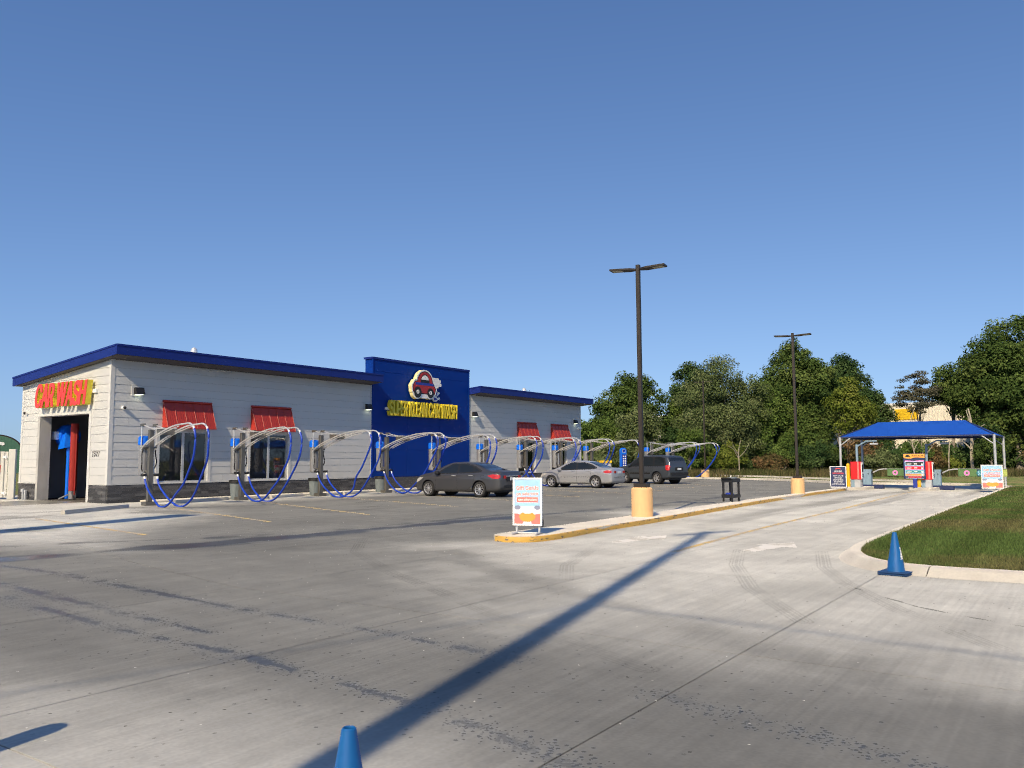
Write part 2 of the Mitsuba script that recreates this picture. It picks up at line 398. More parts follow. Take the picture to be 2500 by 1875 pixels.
MATS = {
    'mat_concrete': prin(tex(concrete), tex(concrete_rough)),
    'mat_joint': prin((0.06, 0.055, 0.05), 0.95),
    'mat_pale_concrete': prin(tex(pale_concrete), 0.85),
    'mat_kerb_yellow': prin(tex(kerb_paint), 0.6),
    'mat_base_yellow': prin(dirty((0.80, 0.50, 0.235), 0.82, 2.5, 0.35), 0.7),
    'mat_lawn_soil': prin(tex(lawn_soil), 0.95, spec=0.1),
    'mat_blade': foliage(0.45),
    'mat_leaf': foliage(0.5),
    'mat_bark_grey': prin(bark((0.24, 0.21, 0.18)), 0.9),
    'mat_bark_pale': prin(bark((0.42, 0.37, 0.29)), 0.9),
    'mat_siding': prin(tex(siding), 0.55, spec=0.35),
    'mat_wall_back': prin((0.42, 0.42, 0.40), 0.9),
    'mat_trim': prin(dirty((0.60, 0.60, 0.575), 0.86, 1.5, 0.5), 0.5),
    'mat_jamb': prin(dirty((0.42, 0.42, 0.40), 0.75, 2.0, 0.8), 0.6),
    'mat_stone': prin(stone((0.066, 0.067, 0.072)), 0.75),
    'mat_stone_dark': prin(stone((0.045, 0.046, 0.05)), 0.75),
    'mat_stone_pale': prin(stone((0.095, 0.096, 0.10)), 0.78),
    'mat_blue_panel': prin(dirty((0.001, 0.032, 0.24), 0.85, 1.1, 0.5), 0.5, spec=0.15),
    'mat_fascia': prin(dirty((0.010, 0.026, 0.19), 0.85, 0.9, 0.5), 0.45, spec=0.25),
    'mat_soffit': prin((0.07, 0.062, 0.066), 0.7),
    'mat_awning': prin(dirty((0.40, 0.034, 0.022), 0.8, 1.6, 0.5), 0.45),
    'mat_white': prin((0.80, 0.80, 0.78), 0.45),
    'mat_black': prin((0.015, 0.015, 0.016), 0.5),
    'mat_rubber': prin((0.02, 0.02, 0.021), 0.75),
    'mat_dark_interior': prin((0.09, 0.095, 0.11), 0.7),
    'mat_tunnel_wall': prin((0.22, 0.23, 0.26), 0.6),
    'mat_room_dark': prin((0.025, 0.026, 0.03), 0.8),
    'mat_steel': prin(metal_dust((0.34, 0.34, 0.345)), 0.32, 0.45),
    'mat_bright_steel': prin(metal_dust((0.86, 0.855, 0.83)), 0.3, 0.6),
    'mat_post_steel': prin(metal_dust((0.17, 0.162, 0.145)), 0.42, 0.6),
    'mat_galvanised': prin(metal_dust((0.50, 0.52, 0.54)), 0.5, 0.3),
    'mat_cap_blue': prin((0.004, 0.14, 0.75), 0.32),
    'mat_hose_blue': prin((0.012, 0.055, 0.46), 0.38),
    'mat_cone_blue': prin(dirty((0.005, 0.105, 0.33), 0.7, 9.0, 0.6), 0.45),
    'mat_cone_base': prin(dirty((0.010, 0.050, 0.15), 0.6, 7.0, 0.6), 0.7),
    'mat_bin': prin(dirty((0.17, 0.20, 0.21), 0.8, 4.0, 0.5), 0.6),
    'mat_bronze': prin((0.030, 0.023, 0.018), 0.5, 0.2),
    'mat_lens': prin((0.35, 0.34, 0.25), 0.3),
    'mat_letter_red': prin((0.80, 0.055, 0.045), 0.4),
    'mat_letter_yellow': prin((0.72, 0.58, 0.035), 0.4),
    'mat_logo_cream': prin((0.80, 0.72, 0.36), 0.4),
    'mat_logo_red': prin((0.38, 0.02, 0.02), 0.4),
    'mat_logo_blue': prin((0.02, 0.04, 0.30), 0.4),
    'mat_red': prin((0.72, 0.02, 0.025), 0.4),
    'mat_dark_red': prin((0.30, 0.02, 0.015), 0.8),
    'mat_bollard_yellow': prin((0.80, 0.44, 0.01), 0.45),
    'mat_cabinet': prin((0.22, 0.33, 0.43), 0.5),
    'mat_navy': prin((0.016, 0.028, 0.10), 0.5),
    'mat_canopy': prin(dirty((0.003, 0.07, 0.40), 0.85, 1.5, 0.4), 0.75),
    'mat_sky_print': prin((0.36, 0.62, 0.86), 0.5),
    'mat_sky_print_low': prin((0.42, 0.55, 0.85), 0.5),
    'mat_snow_print': prin((0.75, 0.78, 0.85), 0.5),
    'mat_coral': prin((0.80, 0.20, 0.17), 0.5),
    'mat_orange': prin((0.85, 0.36, 0.06), 0.5),
    'mat_teal': prin((0.03, 0.22, 0.22), 0.5),
    'mat_pink': prin((0.75, 0.25, 0.55), 0.5),
    'mat_slate_print': prin((0.25, 0.28, 0.40), 0.5),
    'mat_banner_green': prin((0.10, 0.20, 0.07), 0.5),
    'mat_lime': prin((0.42, 0.50, 0.13), 0.5),
    'mat_line_yellow': prin(tex(lambda p, n, uv: mix(mi.Color3f(0.55, 0.38, 0.15), mi.Color3f(0.34, 0.30, 0.24), smoothstep(0.4, 0.62, fbm(p.x * 5, p.y * 5, 1.0, 4)))), 0.7),
    'mat_line_white': prin(tex(lambda p, n, uv: mix(mi.Color3f(0.60, 0.585, 0.55), mi.Color3f(0.40, 0.385, 0.34), smoothstep(0.48, 0.68, fbm(p.x * 4, p.y * 4, 1.0, 4)))), 0.7),
    'mat_glass': {'type': 'thindielectric', 'int_ior': 1.5},
    'mat_car_glass': prin((0.012, 0.016, 0.02), 0.04, 0.0, 0.7),
    'mat_paint_grey': prin((0.12, 0.122, 0.132), 0.22, 0.7, 0.5, clearcoat=1.0, clearcoat_gloss=0.97),
    'mat_paint_silver': prin((0.52, 0.53, 0.55), 0.26, 0.6, 0.5, clearcoat=0.8, clearcoat_gloss=0.95),
    'mat_paint_slate': prin((0.085, 0.10, 0.12), 0.24, 0.6, 0.5, clearcoat=0.8, clearcoat_gloss=0.95),
    'mat_rim': prin((0.62, 0.62, 0.63), 0.3, 0.75),
    'mat_tail_red': prin((0.45, 0.01, 0.012), 0.12, clearcoat=1.0),
    'mat_lamp_clear': prin((0.55, 0.53, 0.50), 0.12, 0.3),
    'mat_plate': prin((0.62, 0.65, 0.70), 0.5),
    'mat_warehouse': prin(dirty((0.74, 0.70, 0.60), 0.85, 0.5, 0.5), 0.7),
    'mat_sign_yellow': prin((0.80, 0.52, 0.02), 0.5),
    'mat_barn_green': prin((0.055, 0.145, 0.095), 0.55),
    'mat_gate': prin(dirty((0.60, 0.59, 0.54), 0.85, 2.0, 0.5), 0.6),
    'mat_wood': prin(bark((0.20, 0.15, 0.10)), 0.9),
    'mat_roof': prin((0.32, 0.32, 0.33), 0.6),
    'mat_brown': prin((0.24, 0.15, 0.09), 0.7),
}
scene.update(MATS)
rng = np.random.default_rng(7)
random.seed(7)

# ------------------------------------------------------------------ ground
GR = 1500.0
fieldm = sheet(sbox(-GR, -60, GR, GR), -0.03)
struct('ground', fieldm, 'mat_lawn_soil', 'grass covered ground around the car wash')
LAWN = [(26.72, 31.0), (26.72, 24.0), (26.72, 12.0), (26.78, 4.0), (26.8, 0.0), (26.82, -1.9), (26.95, -2.9), (27.2, -3.65), (27.6, -4.2), (28.1, -4.42), (29.0, -4.42), (33.0, -4.42), (60.0, -4.42), (60, 31)]
pave_poly = Polygon([(-12, -60), (-12, 36), (-4, 46), (4.8, 44.4), (11, 42.6), (18.2, 35.6), (21.5, 36.6), (26.9, 34.2), (27.4, 31.5), (60, 31.5), (60, -60)])
struct('pavement', sheet(Polygon([(o, a) for o, a in pave_poly.exterior.coords]), -0.014), 'mat_joint', 'concrete car park paving', M=MB)


def shear_a(o):
    return -max(0.0, 20.5 - o) * 0.27 * -1.0


def slab(o0, o1, a0, a1):
    g = 0.006
    c = []
    for o, a in ((o0 + g, a0 + g), (o1 - g, a0 + g), (o1 - g, a1 - g), (o0 + g, a1 - g)):
        c.append((o, a + (max(0.0, 20.5 - o) * 0.27)))
    return Polygon(c)


O_LINES = [-10.8, -7.6, -4.4, -1.2, 2.0, 5.2, 8.4, 11.6, 14.8, 18.0, 21.3, 24.38, 27.6, 30.8, 34.0, 37.2]
A0, STEP = -14.7, 4.37
lawn_poly = Polygon(LAWN)
bld_poly = Polygon([(-6.6, 0.1), (-0.1, 0.1), (-0.1, 35), (-6.6, 35)])
for i in range(len(O_LINES) - 1):
    for j in range(-4, 14):
        s = slab(O_LINES[i], O_LINES[i + 1], A0 + STEP * j, A0 + STEP * (j + 1)).intersection(pave_poly)
        s = s.difference(lawn_poly).difference(bld_poly)
        if s.is_empty or s.area < 0.3: continue
        for gg in getattr(s, 'geoms', [s]):
            if gg.geom_type != 'Polygon' or gg.area < 0.05: continue
            c = gg.centroid
            wpos = W(c.x, c.y)
            if wpos[1] < -6: continue
            m = trimesh.creation.extrude_polygon(gg, 0.06, engine='earcut'); m.apply_translation([0, 0, -0.06])
            add('concrete_slab', m, 'mat_concrete', 'pavement', M=MB)


def profile_strip(pts, normals, prof):
    """prof: (offset along normal, z) rows; sweep along pts"""
    pts, normals = np.asarray(pts, float), np.asarray(normals, float)
    rows = [np.c_[pts + normals * o, np.full(len(pts), z)] for o, z in prof]
    v = np.concatenate(rows); n = len(pts); f = []
    for r in range(len(prof) - 1):
        for i in range(n - 1):
            a, b, c, d = r * n + i, r * n + i + 1, (r + 1) * n + i + 1, (r + 1) * n + i
            f += [[a, b, c], [a, c, d]]
    m = trimesh.Trimesh(v, np.array(f), process=False)
    if m.face_normals[:, 2].sum() < 0: m.invert()
    return m


def path_normals(pts, side=1):
    t = np.gradient(np.asarray(pts, float), axis=0); t /= np.linalg.norm(t, axis=1, keepdims=True) + 1e-9
    return side * np.c_[t[:, 1], -t[:, 0]]


def resample(pts, step):
    ls = LineString(pts); n = max(2, int(ls.length / step))
    return np.array([ls.interpolate(ls.length * i / n).coords[0] for i in range(n + 1)])


def kerb(name, pts, side, prof, seg, mat, parent=None, label=None):
    r = resample(pts, 0.2); nn = path_normals(r, side)
    per = max(2, int(seg / 0.2)); i = 0; out = []
    while i < len(r) - 1:
        j = min(i + per, len(r) - 1)
        if len(r) - 1 - j < 3: j = len(r) - 1
        p, q = r[i:j + 1].copy(), nn[i:j + 1]
        p[0] += (p[1] - p[0]) * 0.03; p[-1] -= (p[-1] - p[-2]) * 0.03
        out.append(profile_strip(p, q, prof)); i = j
    return out


# lawn with its rounded kerb
KERB_PROF = [(0.32, 0.002), (0.29, 0.012), (0.20, 0.085), (0.16, 0.112), (0.12, 0.122), (0.0, 0.124), (-0.02, 0.02)]
struct('lawn', sheet(lawn_poly.buffer(0.02), 0.10), 'mat_lawn_soil', 'mown lawn to the right of the entry lane', M=MB)
lk = thing('lawn_kerb', 'pale concrete kerb curving around the corner of the lawn', 'kerb')
edge = LineString(LAWN[:-2])
# smooth corner
cor = np.array(LAWN[:-2])
sm = np.vstack([cor[:4], smooth_path(cor[4:11], 30), cor[11:]])
for m in kerb('segment', sm, 1, KERB_PROF, 3.0, 'mat_pale_concrete'):
    add('kerb_segment', m, 'mat_pale_concrete', lk, M=MB, smooth=50)

# median island
isl_front = [(20.45, -3.78), (20.75, -3.92), (21.05, -3.84), (21.25, -3.6), (21.33, -3.2), (21.24, -1.6), (21.17, 0.84), (21.05, 3.3), (20.75, 8.0), (20.5, 12.7), (20.27, 20.0), (20.24, 25.6)]
isl_back = [(19.8, 25.6), (19.8, 17.8), (19.95, 7.5), (20.1, 2.3), (20.18, -0.4), (20.2, -3.2), (20.28, -3.6)]
isl_poly = Polygon(isl_front + isl_back)
mi_key = thing('traffic_island', 'long narrow concrete island with yellow painted kerb face', 'traffic island')
top_cuts = np.arange(-6, 27, 3.05)
for c0 in top_cuts:
    g = isl_poly.buffer(-0.012).intersection(sbox(15, c0 + 0.006, 25, c0 + 3.044))
    if g.is_empty: continue
    add('top_slab', prism(g, 0.098), 'mat_pale_concrete', mi_key, M=MB)
fr = smooth_path(np.array(isl_front), 160)
for m in kerb('face', fr, 1, [(0.012, 0.002), (0.006, 0.085), (-0.006, 0.099), (-0.05, 0.1035), (-0.06, 0.098)], 3.05, 'mat_kerb_yellow'):
    add('kerb_face', m, 'mat_kerb_yellow', mi_key, M=MB, smooth=40)
for m in kerb('backface', isl_back, 1, [(0.0, 0.002), (-0.012, 0.099)], 3.05, 'mat_pale_concrete'):
    add('back_face', m, 'mat_pale_concrete', mi_key, M=MB)

# far kerbs round the back of the lot
SMALLK = [(0.18, 0.0), (0.15, 0.11), (0.10, 0.13), (0.0, 0.132), (-0.03, 0.0)]
kb = thing('back_kerb', 'white concrete kerb bounding the back of the car park', 'kerb')
bk = [(-12, 36), (-4, 46), (4.8, 44.4), (11, 42.6), (15.5, 38.5), (18.2, 35.6), (19.6, 35.4), (21.5, 36.2), (24.2, 36.0), (25.6, 33.6), (26.6, 31.3)]
for m in kerb('s', bk, -1, [(0.6, 0.0), (0.5, 0.10), (0.40, 0.13), (0.0, 0.132), (-0.03, 0.0)], 3.0, 0): add('kerb_segment', m, 'mat_pale_concrete', kb, M=MB)
kf = thing('verge_kerb', 'low pale kerb line beyond the grass strip behind the car park', 'kerb')
for m in kerb('s', [(-6, 58.5), (0.2, 56), (8.4, 51.5), (16.1, 44.7), (21, 41.5)], -1, SMALLK, 4.0, 0): add('kerb_segment', m, 'mat_pale_concrete', kf, M=MB)

# walkway along the long wall
wk = thing('walkway', 'raised concrete walkway strip along the foot of the long wall', 'walkway')
for i in range(12):
    add('walkway_slab', rbx(0.02, 1.05, 1.3 + i * 2.9, 1.3 + i * 2.9 + 2.888, 0.001, 0.07, 0.012), 'mat_pale_concrete', wk, M=MB)

# ------------------------------------------------------------------ painted markings
def strip(p, q, w, z=0.004):
    p, q = np.array(p, float), np.array(q, float); t = (q - p) / np.linalg.norm(q - p); n = np.array([t[1], -t[0]]) * w / 2
    return sheet(Polygon([p + n, q + n, q - n, p - n]), z)


ll = smooth_path(np.array([(24.15, -3.7), (23.92, 0.4), (23.8, 3.75), (23.7, 8.5), (23.4, 17.0), (23.3, 26.4)]), 40)
single('lane_line', cat([strip(ll[i], ll[i + 1], 0.11) for i in range(len(ll) - 1)]), 'mat_line_yellow', 'faded yellow line dividing the two entry lanes', 'road marking', M=MB)
stalls = [((6.2, -5.5), (13.5, -6.75)), ((3.1, 0.0), (12.7, -2.85)), ((4.2, 3.7), (12.9, 0.5))] + [((4.2, 3.7 + 4.1 * k), (12.6, 0.9 + 4.1 * k)) for k in range(1, 8)]
ORDW = 'first second third fourth fifth sixth seventh eighth ninth tenth'.split()
STL = ['leftmost faded yellow bay line, crossed by the long shadow', 'faded yellow bay line beside the foot of the first vacuum station', 'faded yellow bay line between the second and third vacuum stations']
for i, (p, q) in enumerate(stalls):
    single('parking_line', strip(p, q, 0.10), 'mat_line_yellow', STL[i] if i < 3 else f'faint yellow bay line, {ORDW[i]} from the building corner', 'road marking', M=MB, group='faded bay lines in front of the vacuum stations')


def arrow(c, ang):
    pg = Polygon([(-0.95, -0.12), (0.1, -0.22), (0.1, -0.42), (0.95, 0.0), (0.1, 0.42), (0.1, 0.22), (-0.95, 0.12)])
    pg = affinity.rotate(pg, ang, origin=(0, 0)); return sheet(affinity.translate(pg, *c), 0.004)


single('lane_arrow', arrow((22.7, -1.95), 83), 'mat_line_white', 'white arrow on the lane beside the yellow island kerb', 'road marking', M=MB, group='white arrows on the entry lanes')
single('lane_arrow', arrow((25.28, -2.05), 83), 'mat_line_white', 'white arrow on the lane nearest the lawn', 'road marking', M=MB, group='white arrows on the entry lanes')

# ------------------------------------------------------------------ building
B = thing('car_wash_building', 'long white sided car wash building with blue roof edge and blue centre panel', 'building')
SL = 0.1  # roof falls away from the long wall


def soffit_z(o):
    return 5.39 + SL * o


L_LEN, E_W, T0, T1 = 35.12, 6.66, 13.80, 21.92
WIN = [(2.05, 4.25), (6.37, 8.47), (27.1, 29.1), (31.15, 33.15)]
WZ0, WZ1 = 0.735, 2.74
DOOR = (1.38, 5.10, 3.38)
# backing walls
long_face = Polygon([(0.0, 0.0), (L_LEN, 0.0), (L_LEN, 5.39), (0.0, 5.39)])
holes = [sbox(a0, WZ0, a1, WZ1) for a0, a1 in WIN]
lw = prism(long_face.difference(unary_union(holes)), 0.2); lw.apply_translation([0, 0, -0.2])
add('wall', lw, 'mat_wall_back', B, M=F_LONG)
# end wall in (x = o from -E_W to 0, y = z)
end_face = Polygon([(-E_W, 0), (-0.2, 0), (-0.2, soffit_z(-0.2)), (-E_W, soffit_z(-E_W))])
door_hole = sbox(-DOOR[1], -0.5, -DOOR[0], DOOR[2])
ew = prism(end_face.difference(door_hole), 0.2); ew.apply_translation([0, 0, -0.2])
add('wall', ew, 'mat_wall_back', B, M=F_END)
# hidden back and far walls, roof
add('wall', bx(-E_W, -E_W + 0.2, 0.2, L_LEN - 0.2, 0, soffit_z(-E_W) - 0.02), 'mat_siding', B, M=MB)
far = prism(Polygon([(-E_W, 0), (0, 0), (0, 5.39), (-E_W, soffit_z(-E_W))]), 0.2)
add('wall', far, 'mat_siding', B, M=moved(F_END, [0, 0, -L_LEN]))


def roof_piece(a0, a1, o0, o1, name_top='roof'):
    v = []
    for a in (a0, a1):
        for o in (o0, o1):
            v += [(o, a, soffit_z(o) + 0.005), (o, a, soffit_z(o) + 0.34)]
    return trimesh.convex.convex_hull(np.array(v))


OV, OE = 0.88, 0.33
for a0, a1 in ((-OE, T0 - 0.04), (T1 + 0.0, L_LEN + OE)):
    add('roof', roof_piece(a0 + 0.04, a1 - 0.04, -E_W - 0.3, OV - 0.04), 'mat_roof', B, M=MB)
    # soffit panels
    n = int((a1 - a0) / 3.0)
    for i in range(n):
        s0, s1 = a0 + 0.05 + (a1 - a0 - 0.1) * i / n, a0 + 0.05 + (a1 - a0 - 0.1) * (i + 1) / n - 0.006
        v = [(o, a, soffit_z(o) + dz) for o in (0.0, OV - 0.03) for a in (s0, s1) for dz in (-0.012, 0.002)]
        add('soffit_panel', trimesh.convex.convex_hull(np.array(v)), 'mat_soffit', B, M=MB)
    # fascia: long side pieces + drip edge
    k = max(1, int(round((a1 - a0) / 3.6)))
    for i in range(k):
        s0, s1 = a0 + (a1 - a0) * i / k, a0 + (a1 - a0) * (i + 1) / k - 0.004
        add('fascia', cat([bx(OV - 0.03, OV, s0, s1, 5.48, 5.80)]), 'mat_fascia', B, M=MB)
        add('fascia_cap', cat([bx(OV - 0.05, OV + 0.025, s0, s1, 5.80, 5.865)]), 'mat_fascia', B, M=MB)


def sloped_bar(o0, o1, a0, a1, zlo, zhi):
    v = [(o, a, soffit_z(o) - 5.39 + zz + 0.0) for o in (o0, o1) for a in (a0, a1) for zz in (zlo, zhi)]
    return trimesh.convex.convex_hull(np.array(v))


dz88 = soffit_z(OV) - 5.39
for a_edge, sgn in ((-OE, 1), (T1 + 0.02, 1), (L_LEN + OE - 0.03, 1), (T0 - 0.07, 1)):
    for i in range(2):
        o0 = -E_W - 0.3 + (OV + E_W + 0.3) * i / 2; o1 = -E_W - 0.3 + (OV + E_W + 0.3) * (i + 1) / 2 - 0.004
        add('fascia', sloped_bar(o0, o1 - (0.03 if i else 0), a_edge, a_edge + 0.03, 5.48 - dz88, 5.80 - dz88), 'mat_fascia', B, M=MB)
        add('fascia_cap', sloped_bar(o0, o1 - (0.052 if i else 0), a_edge - 0.025, a_edge + 0.05, 5.80 - dz88, 5.865 - dz88), 'mat_fascia', B, M=MB)
n = 3
for i in range(n):
    o0, o1 = -E_W + (E_W) * i / n, -E_W + E_W * (i + 1) / n - 0.006
    v = [(o, a, soffit_z(o) + dz) for o in (o0, o1) for a in (-OE + 0.03, 0.0) for dz in (-0.012, 0.002)]
    add('soffit_panel', trimesh.convex.convex_hull(np.array(v)), 'mat_soffit', B, M=MB)


# lap siding
def lap(poly, y0, y1):
    """board polygon in a wall frame; lower edge stands proud"""
    m = trimesh.creation.extrude_polygon(poly, 0.02, engine='earcut')
    v = m.vertices.copy(); front = v[:, 2] > 0.01
    t = np.clip((v[:, 1] - y0) / (y1 - y0), 0, 1)
    v[front, 2] = (0.024 - 0.014 * t)[front]; v[~front, 2] = 0.0
    m.vertices = v
    return m


def side_wall(poly, M, x0, x1, offs):
    ys = np.arange(0.70, 5.5, 0.3125)
    for r, y in enumerate(ys):
        xs = [x0] + [x for x in np.arange(x0 + offs[r % len(offs)], x1, 3.66) if x - x0 > 0.5 and x1 - x > 0.5] + [x1]
        for a, b in zip(xs[:-1], xs[1:]):
            g = poly.intersection(sbox(a + 0.002, y + 0.007, b - 0.003, y + 0.3125 - 0.007))
            for q in getattr(g, 'geoms', [g]):
                if q.geom_type == 'Polygon' and q.area > 0.01:
                    add('siding_board', lap(q, y, y + 0.3125), 'mat_siding', B, M=M)


trim_holes = unary_union([sbox(a0 - 0.14, WZ0 - 0.2, a1 + 0.14, WZ1 + 0.14) for a0, a1 in WIN])
offs = (1.2, 2.9, 0.6, 2.2, 3.3)
side_wall(sbox(0.13, 0.70, T0 - 0.06, 5.36).difference(trim_holes), F_LONG, 0.13, T0 - 0.06, offs)
side_wall(sbox(T1 + 0.06, 0.70, L_LEN - 0.12, 5.36).difference(trim_holes), F_LONG, T1 + 0.06, L_LEN - 0.12, offs)
endp = Polygon([(-E_W + 0.12, 0.70), (-0.12, 0.70), (-0.12, soffit_z(-0.12) - 0.03), (-E_W + 0.12, soffit_z(-E_W + 0.12) - 0.03)]).difference(sbox(-DOOR[1] - 0.16, 0, -DOOR[0] + 0.16, DOOR[2] + 0.16))
side_wall(endp, F_END, -E_W + 0.12, -0.12, (2.4, 3.4, 1.4))
# corner trims
cz = lambda o: soffit_z(o) - 0.012
add('corner_trim', bx(0.0, 0.032, -0.032, 0.125, 0.665, 5.378), 'mat_trim', B, M=MB)
add('corner_trim', bx(-0.115, -0.001, -0.030, 0.0, 0.665, 5.378), 'mat_trim', B, M=MB)
add('corner_trim', bx(-E_W - 0.03, -E_W + 0.115, -0.030, 0.0, 0.665, cz(-E_W)), 'mat_trim', B, M=MB)
add('corner_trim', bx(0.0, 0.032, T0 - 0.055, T0 - 0.002, 0.665, 5.378), 'mat_trim', B, M=MB)
add('corner_trim', bx(0.0, 0.032, L_LEN - 0.115, L_LEN + 0.03, 0.665, 5.378), 'mat_trim', B, M=MB)
for a0, a1 in ((0.032, T0 - 0.06), (T1 + 0.06, L_LEN)):
    add('base_flashing', bx(0.0, 0.055, a0, a1, 0.668, 0.698), 'mat_trim', B, M=MB)
for o0, o1 in ((-DOOR[0] + 0.16, 0.055), (-E_W - 0.03, -DOOR[1] - 0.16)):
    add('base_flashing', bx(o0, o1, -0.055, 0.0, 0.667, 0.697), 'mat_trim', B, M=MB)

# stone base
STN = ['mat_stone', 'mat_stone_dark', 'mat_stone_pale', 'mat_stone']
far_stone = []


def stone_wall(x0, x1, M, near):
    y = 0.11
    for r in range(5):
        h = 0.11
        x = x0
        while x < x1 - 0.01:
            L = min(rng.uniform(0.32, 0.66), x1 - x)
            if x1 - x - L < 0.15: L = x1 - x
            d = 0.030 + rng.uniform(0, 0.014)
            m = bx(x + 0.003, x + L - 0.003, y + 0.003, y + h - 0.003, 0.0, d)
            if near(x): add('base_stone', m, STN[rng.integers(4)], B, M=M)
            else: far_stone.append((m, M))
            x += L
        y += h


stone_wall(0.0, 13.75, F_LONG, lambda x: True)
stone_wall(13.75, L_LEN, F_LONG, lambda x: x < 14.5)
stone_wall(-DOOR[0] + 0.16, 0.0, F_END, lambda x: True)
stone_wall(-E_W, -DOOR[1] - 0.16, F_END, lambda x: True)
fm = []
for m, M in far_stone:
    m.apply_transform(M); fm.append(m)
add('far_base_stones', cat(fm), 'mat_stone', B, kind='stuff')
add('plinth', cat([bx(0.0, 0.05, -0.05, L_LEN, 0.0, 0.105), bx(-DOOR[0] + 0.16, 0.0, -0.05, -0.001, 0.0, 0.105), bx(-E_W, -DOOR[1] - 0.16, -0.05, -0.001, 0.0, 0.105)]), 'mat_stone_dark', B, M=MB)

# tunnel exit: jambs, head, dark room
o0, o1 = -DOOR[1], -DOOR[0]
add('door_jamb', bx(o0 - 0.16, o0, -0.04, 0.42, 0.0, DOOR[2]), 'mat_jamb', B, M=MB)
add('door_jamb', bx(o1, o1 + 0.16, -0.04, 0.42, 0.0, DOOR[2]), 'mat_trim', B, M=MB)
add('door_head', bx(o0 - 0.16, o1 + 0.16, -0.04, 0.42, DOOR[2], DOOR[2] + 0.16), 'mat_trim', B, M=MB)
add('tunnel_lining', cat([bx(-6.44, -6.40, 0.45, 14, 0, 4.6), bx(-0.9, -0.86, 0.45, 14, 0, 4.6), bx(-6.4, -0.9, 14, 14.05, 0, 4.6), bx(-6.4, -0.9, 0.3, 14, 4.05, 4.1),
                        bx(-6.4, o0 - 0.17, 0.40, 0.44, 0, 4.05), bx(o1 + 0.17, -0.9, 0.40, 0.44, 0, 4.05), bx(o0 - 0.17, o1 + 0.17, 0.43, 0.46, DOOR[2] + 0.02, 4.05)]), 'mat_tunnel_wall', B, M=MB)

# windows
for wi, (a0, a1) in enumerate(WIN):
    w = B + '__window' if wi == 0 else B + f'__window_{wi:03d}'
    fr_ = [bx(a0 - 0.14, a0 - 0.0, WZ0 - 0.02, WZ1 + 0.14, -0.02, 0.038), bx(a1, a1 + 0.14, WZ0 - 0.02, WZ1 + 0.14, -0.02, 0.038), bx(a0, a1, WZ1, WZ1 + 0.14, -0.02, 0.038)]
    add('frame', cat(fr_), 'mat_trim', w, M=F_LONG)
    add('sill', bx(a0 - 0.16, a1 + 0.16, WZ0 - 0.065, WZ0 - 0.022, -0.02, 0.07), 'mat_trim', w, M=F_LONG)
    sash = []
    mid = a0 + (a1 - a0) * 0.49
    for s0, s1 in ((a0, mid), (mid, a1)):
        for r in (bx(s0, s0 + 0.055, WZ0 - 0.02, WZ1, -0.07, -0.03), bx(s1 - 0.055, s1, WZ0 - 0.02, WZ1, -0.07, -0.03), bx(s0 + 0.055, s1 - 0.055, WZ0 - 0.02, WZ0 + 0.04, -0.07, -0.03), bx(s0 + 0.055, s1 - 0.055, WZ1 - 0.06, WZ1, -0.07, -0.03)):
            sash.append(r)
    add('sash', cat(sash), 'mat_galvanised', w, M=F_LONG)
    for s0, s1 in ((a0, mid), (mid, a1)):
        pane = trimesh.Trimesh([[s0 + 0.05, WZ0 + 0.03, -0.05], [s1 - 0.05, WZ0 + 0.03, -0.05], [s1 - 0.05, WZ1 - 0.05, -0.05], [s0 + 0.05, WZ1 - 0.05, -0.05]], [[0, 1, 2], [0, 2, 3]], process=False)
        add('pane', pane, 'mat_glass', w, M=F_LONG)
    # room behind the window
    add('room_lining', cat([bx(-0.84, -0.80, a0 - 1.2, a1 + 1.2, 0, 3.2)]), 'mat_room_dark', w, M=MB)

# awnings
for wi, (a0, a1) in enumerate(((2.13, 4.31), (6.35, 8.51), (27.0, 29.12), (31.05, 33.17))):
    aw = B + '__awning' if wi == 0 else B + f'__awning_{wi:03d}'
    Pj, zt, zb = 0.44, 3.90, 2.87
    v = []
    n = 44
    rows = []
    for i in range(n + 1):
        a = a0 + (a1 - a0) * i / n
        d = 0.006 if i % 2 else 0.0
        rows.append([(0.03 + d, a, zt), (0.10 + d, a, zt - 0.05), (Pj + d, a, zb)])
    V = np.array(rows).reshape(-1, 3); Fq = []
    for i in range(n):
        for j in range(2):
            q = i * 3 + j; Fq += [[q, q + 1, q + 4], [q, q + 4, q + 3]]
    add('panel', trimesh.Trimesh(V, Fq, process=False), 'mat_awning', aw, M=MB)
    for i in range(6):
        a = a0 + (a1 - a0) * i / 5
        add('rib', tube([(0.05, a, zt), (0.115, a, zt - 0.045), (Pj + 0.014, a, zb - 0.004)], 0.014, 5), 'mat_awning', aw, M=MB)
    add('top_cap', rbx(0.02, 0.14, a0 - 0.02, a1 + 0.02, zt - 0.02, zt + 0.06, 0.02), 'mat_awning', aw, M=MB)
    add('front_rail', bx(Pj - 0.02, Pj + 0.022, a0, a1, zb - 0.04, zb), 'mat_awning', aw, M=MB)
    for a in (a0 + 0.01, a1 - 0.01):
        s = trimesh.Trimesh([(0.03, a, zt - 0.02), (0.03, a, zb), (Pj - 0.02, a, zb)], [[0, 1, 2]], process=False)
        add('side_panel', s, 'mat_awning', aw, M=MB)

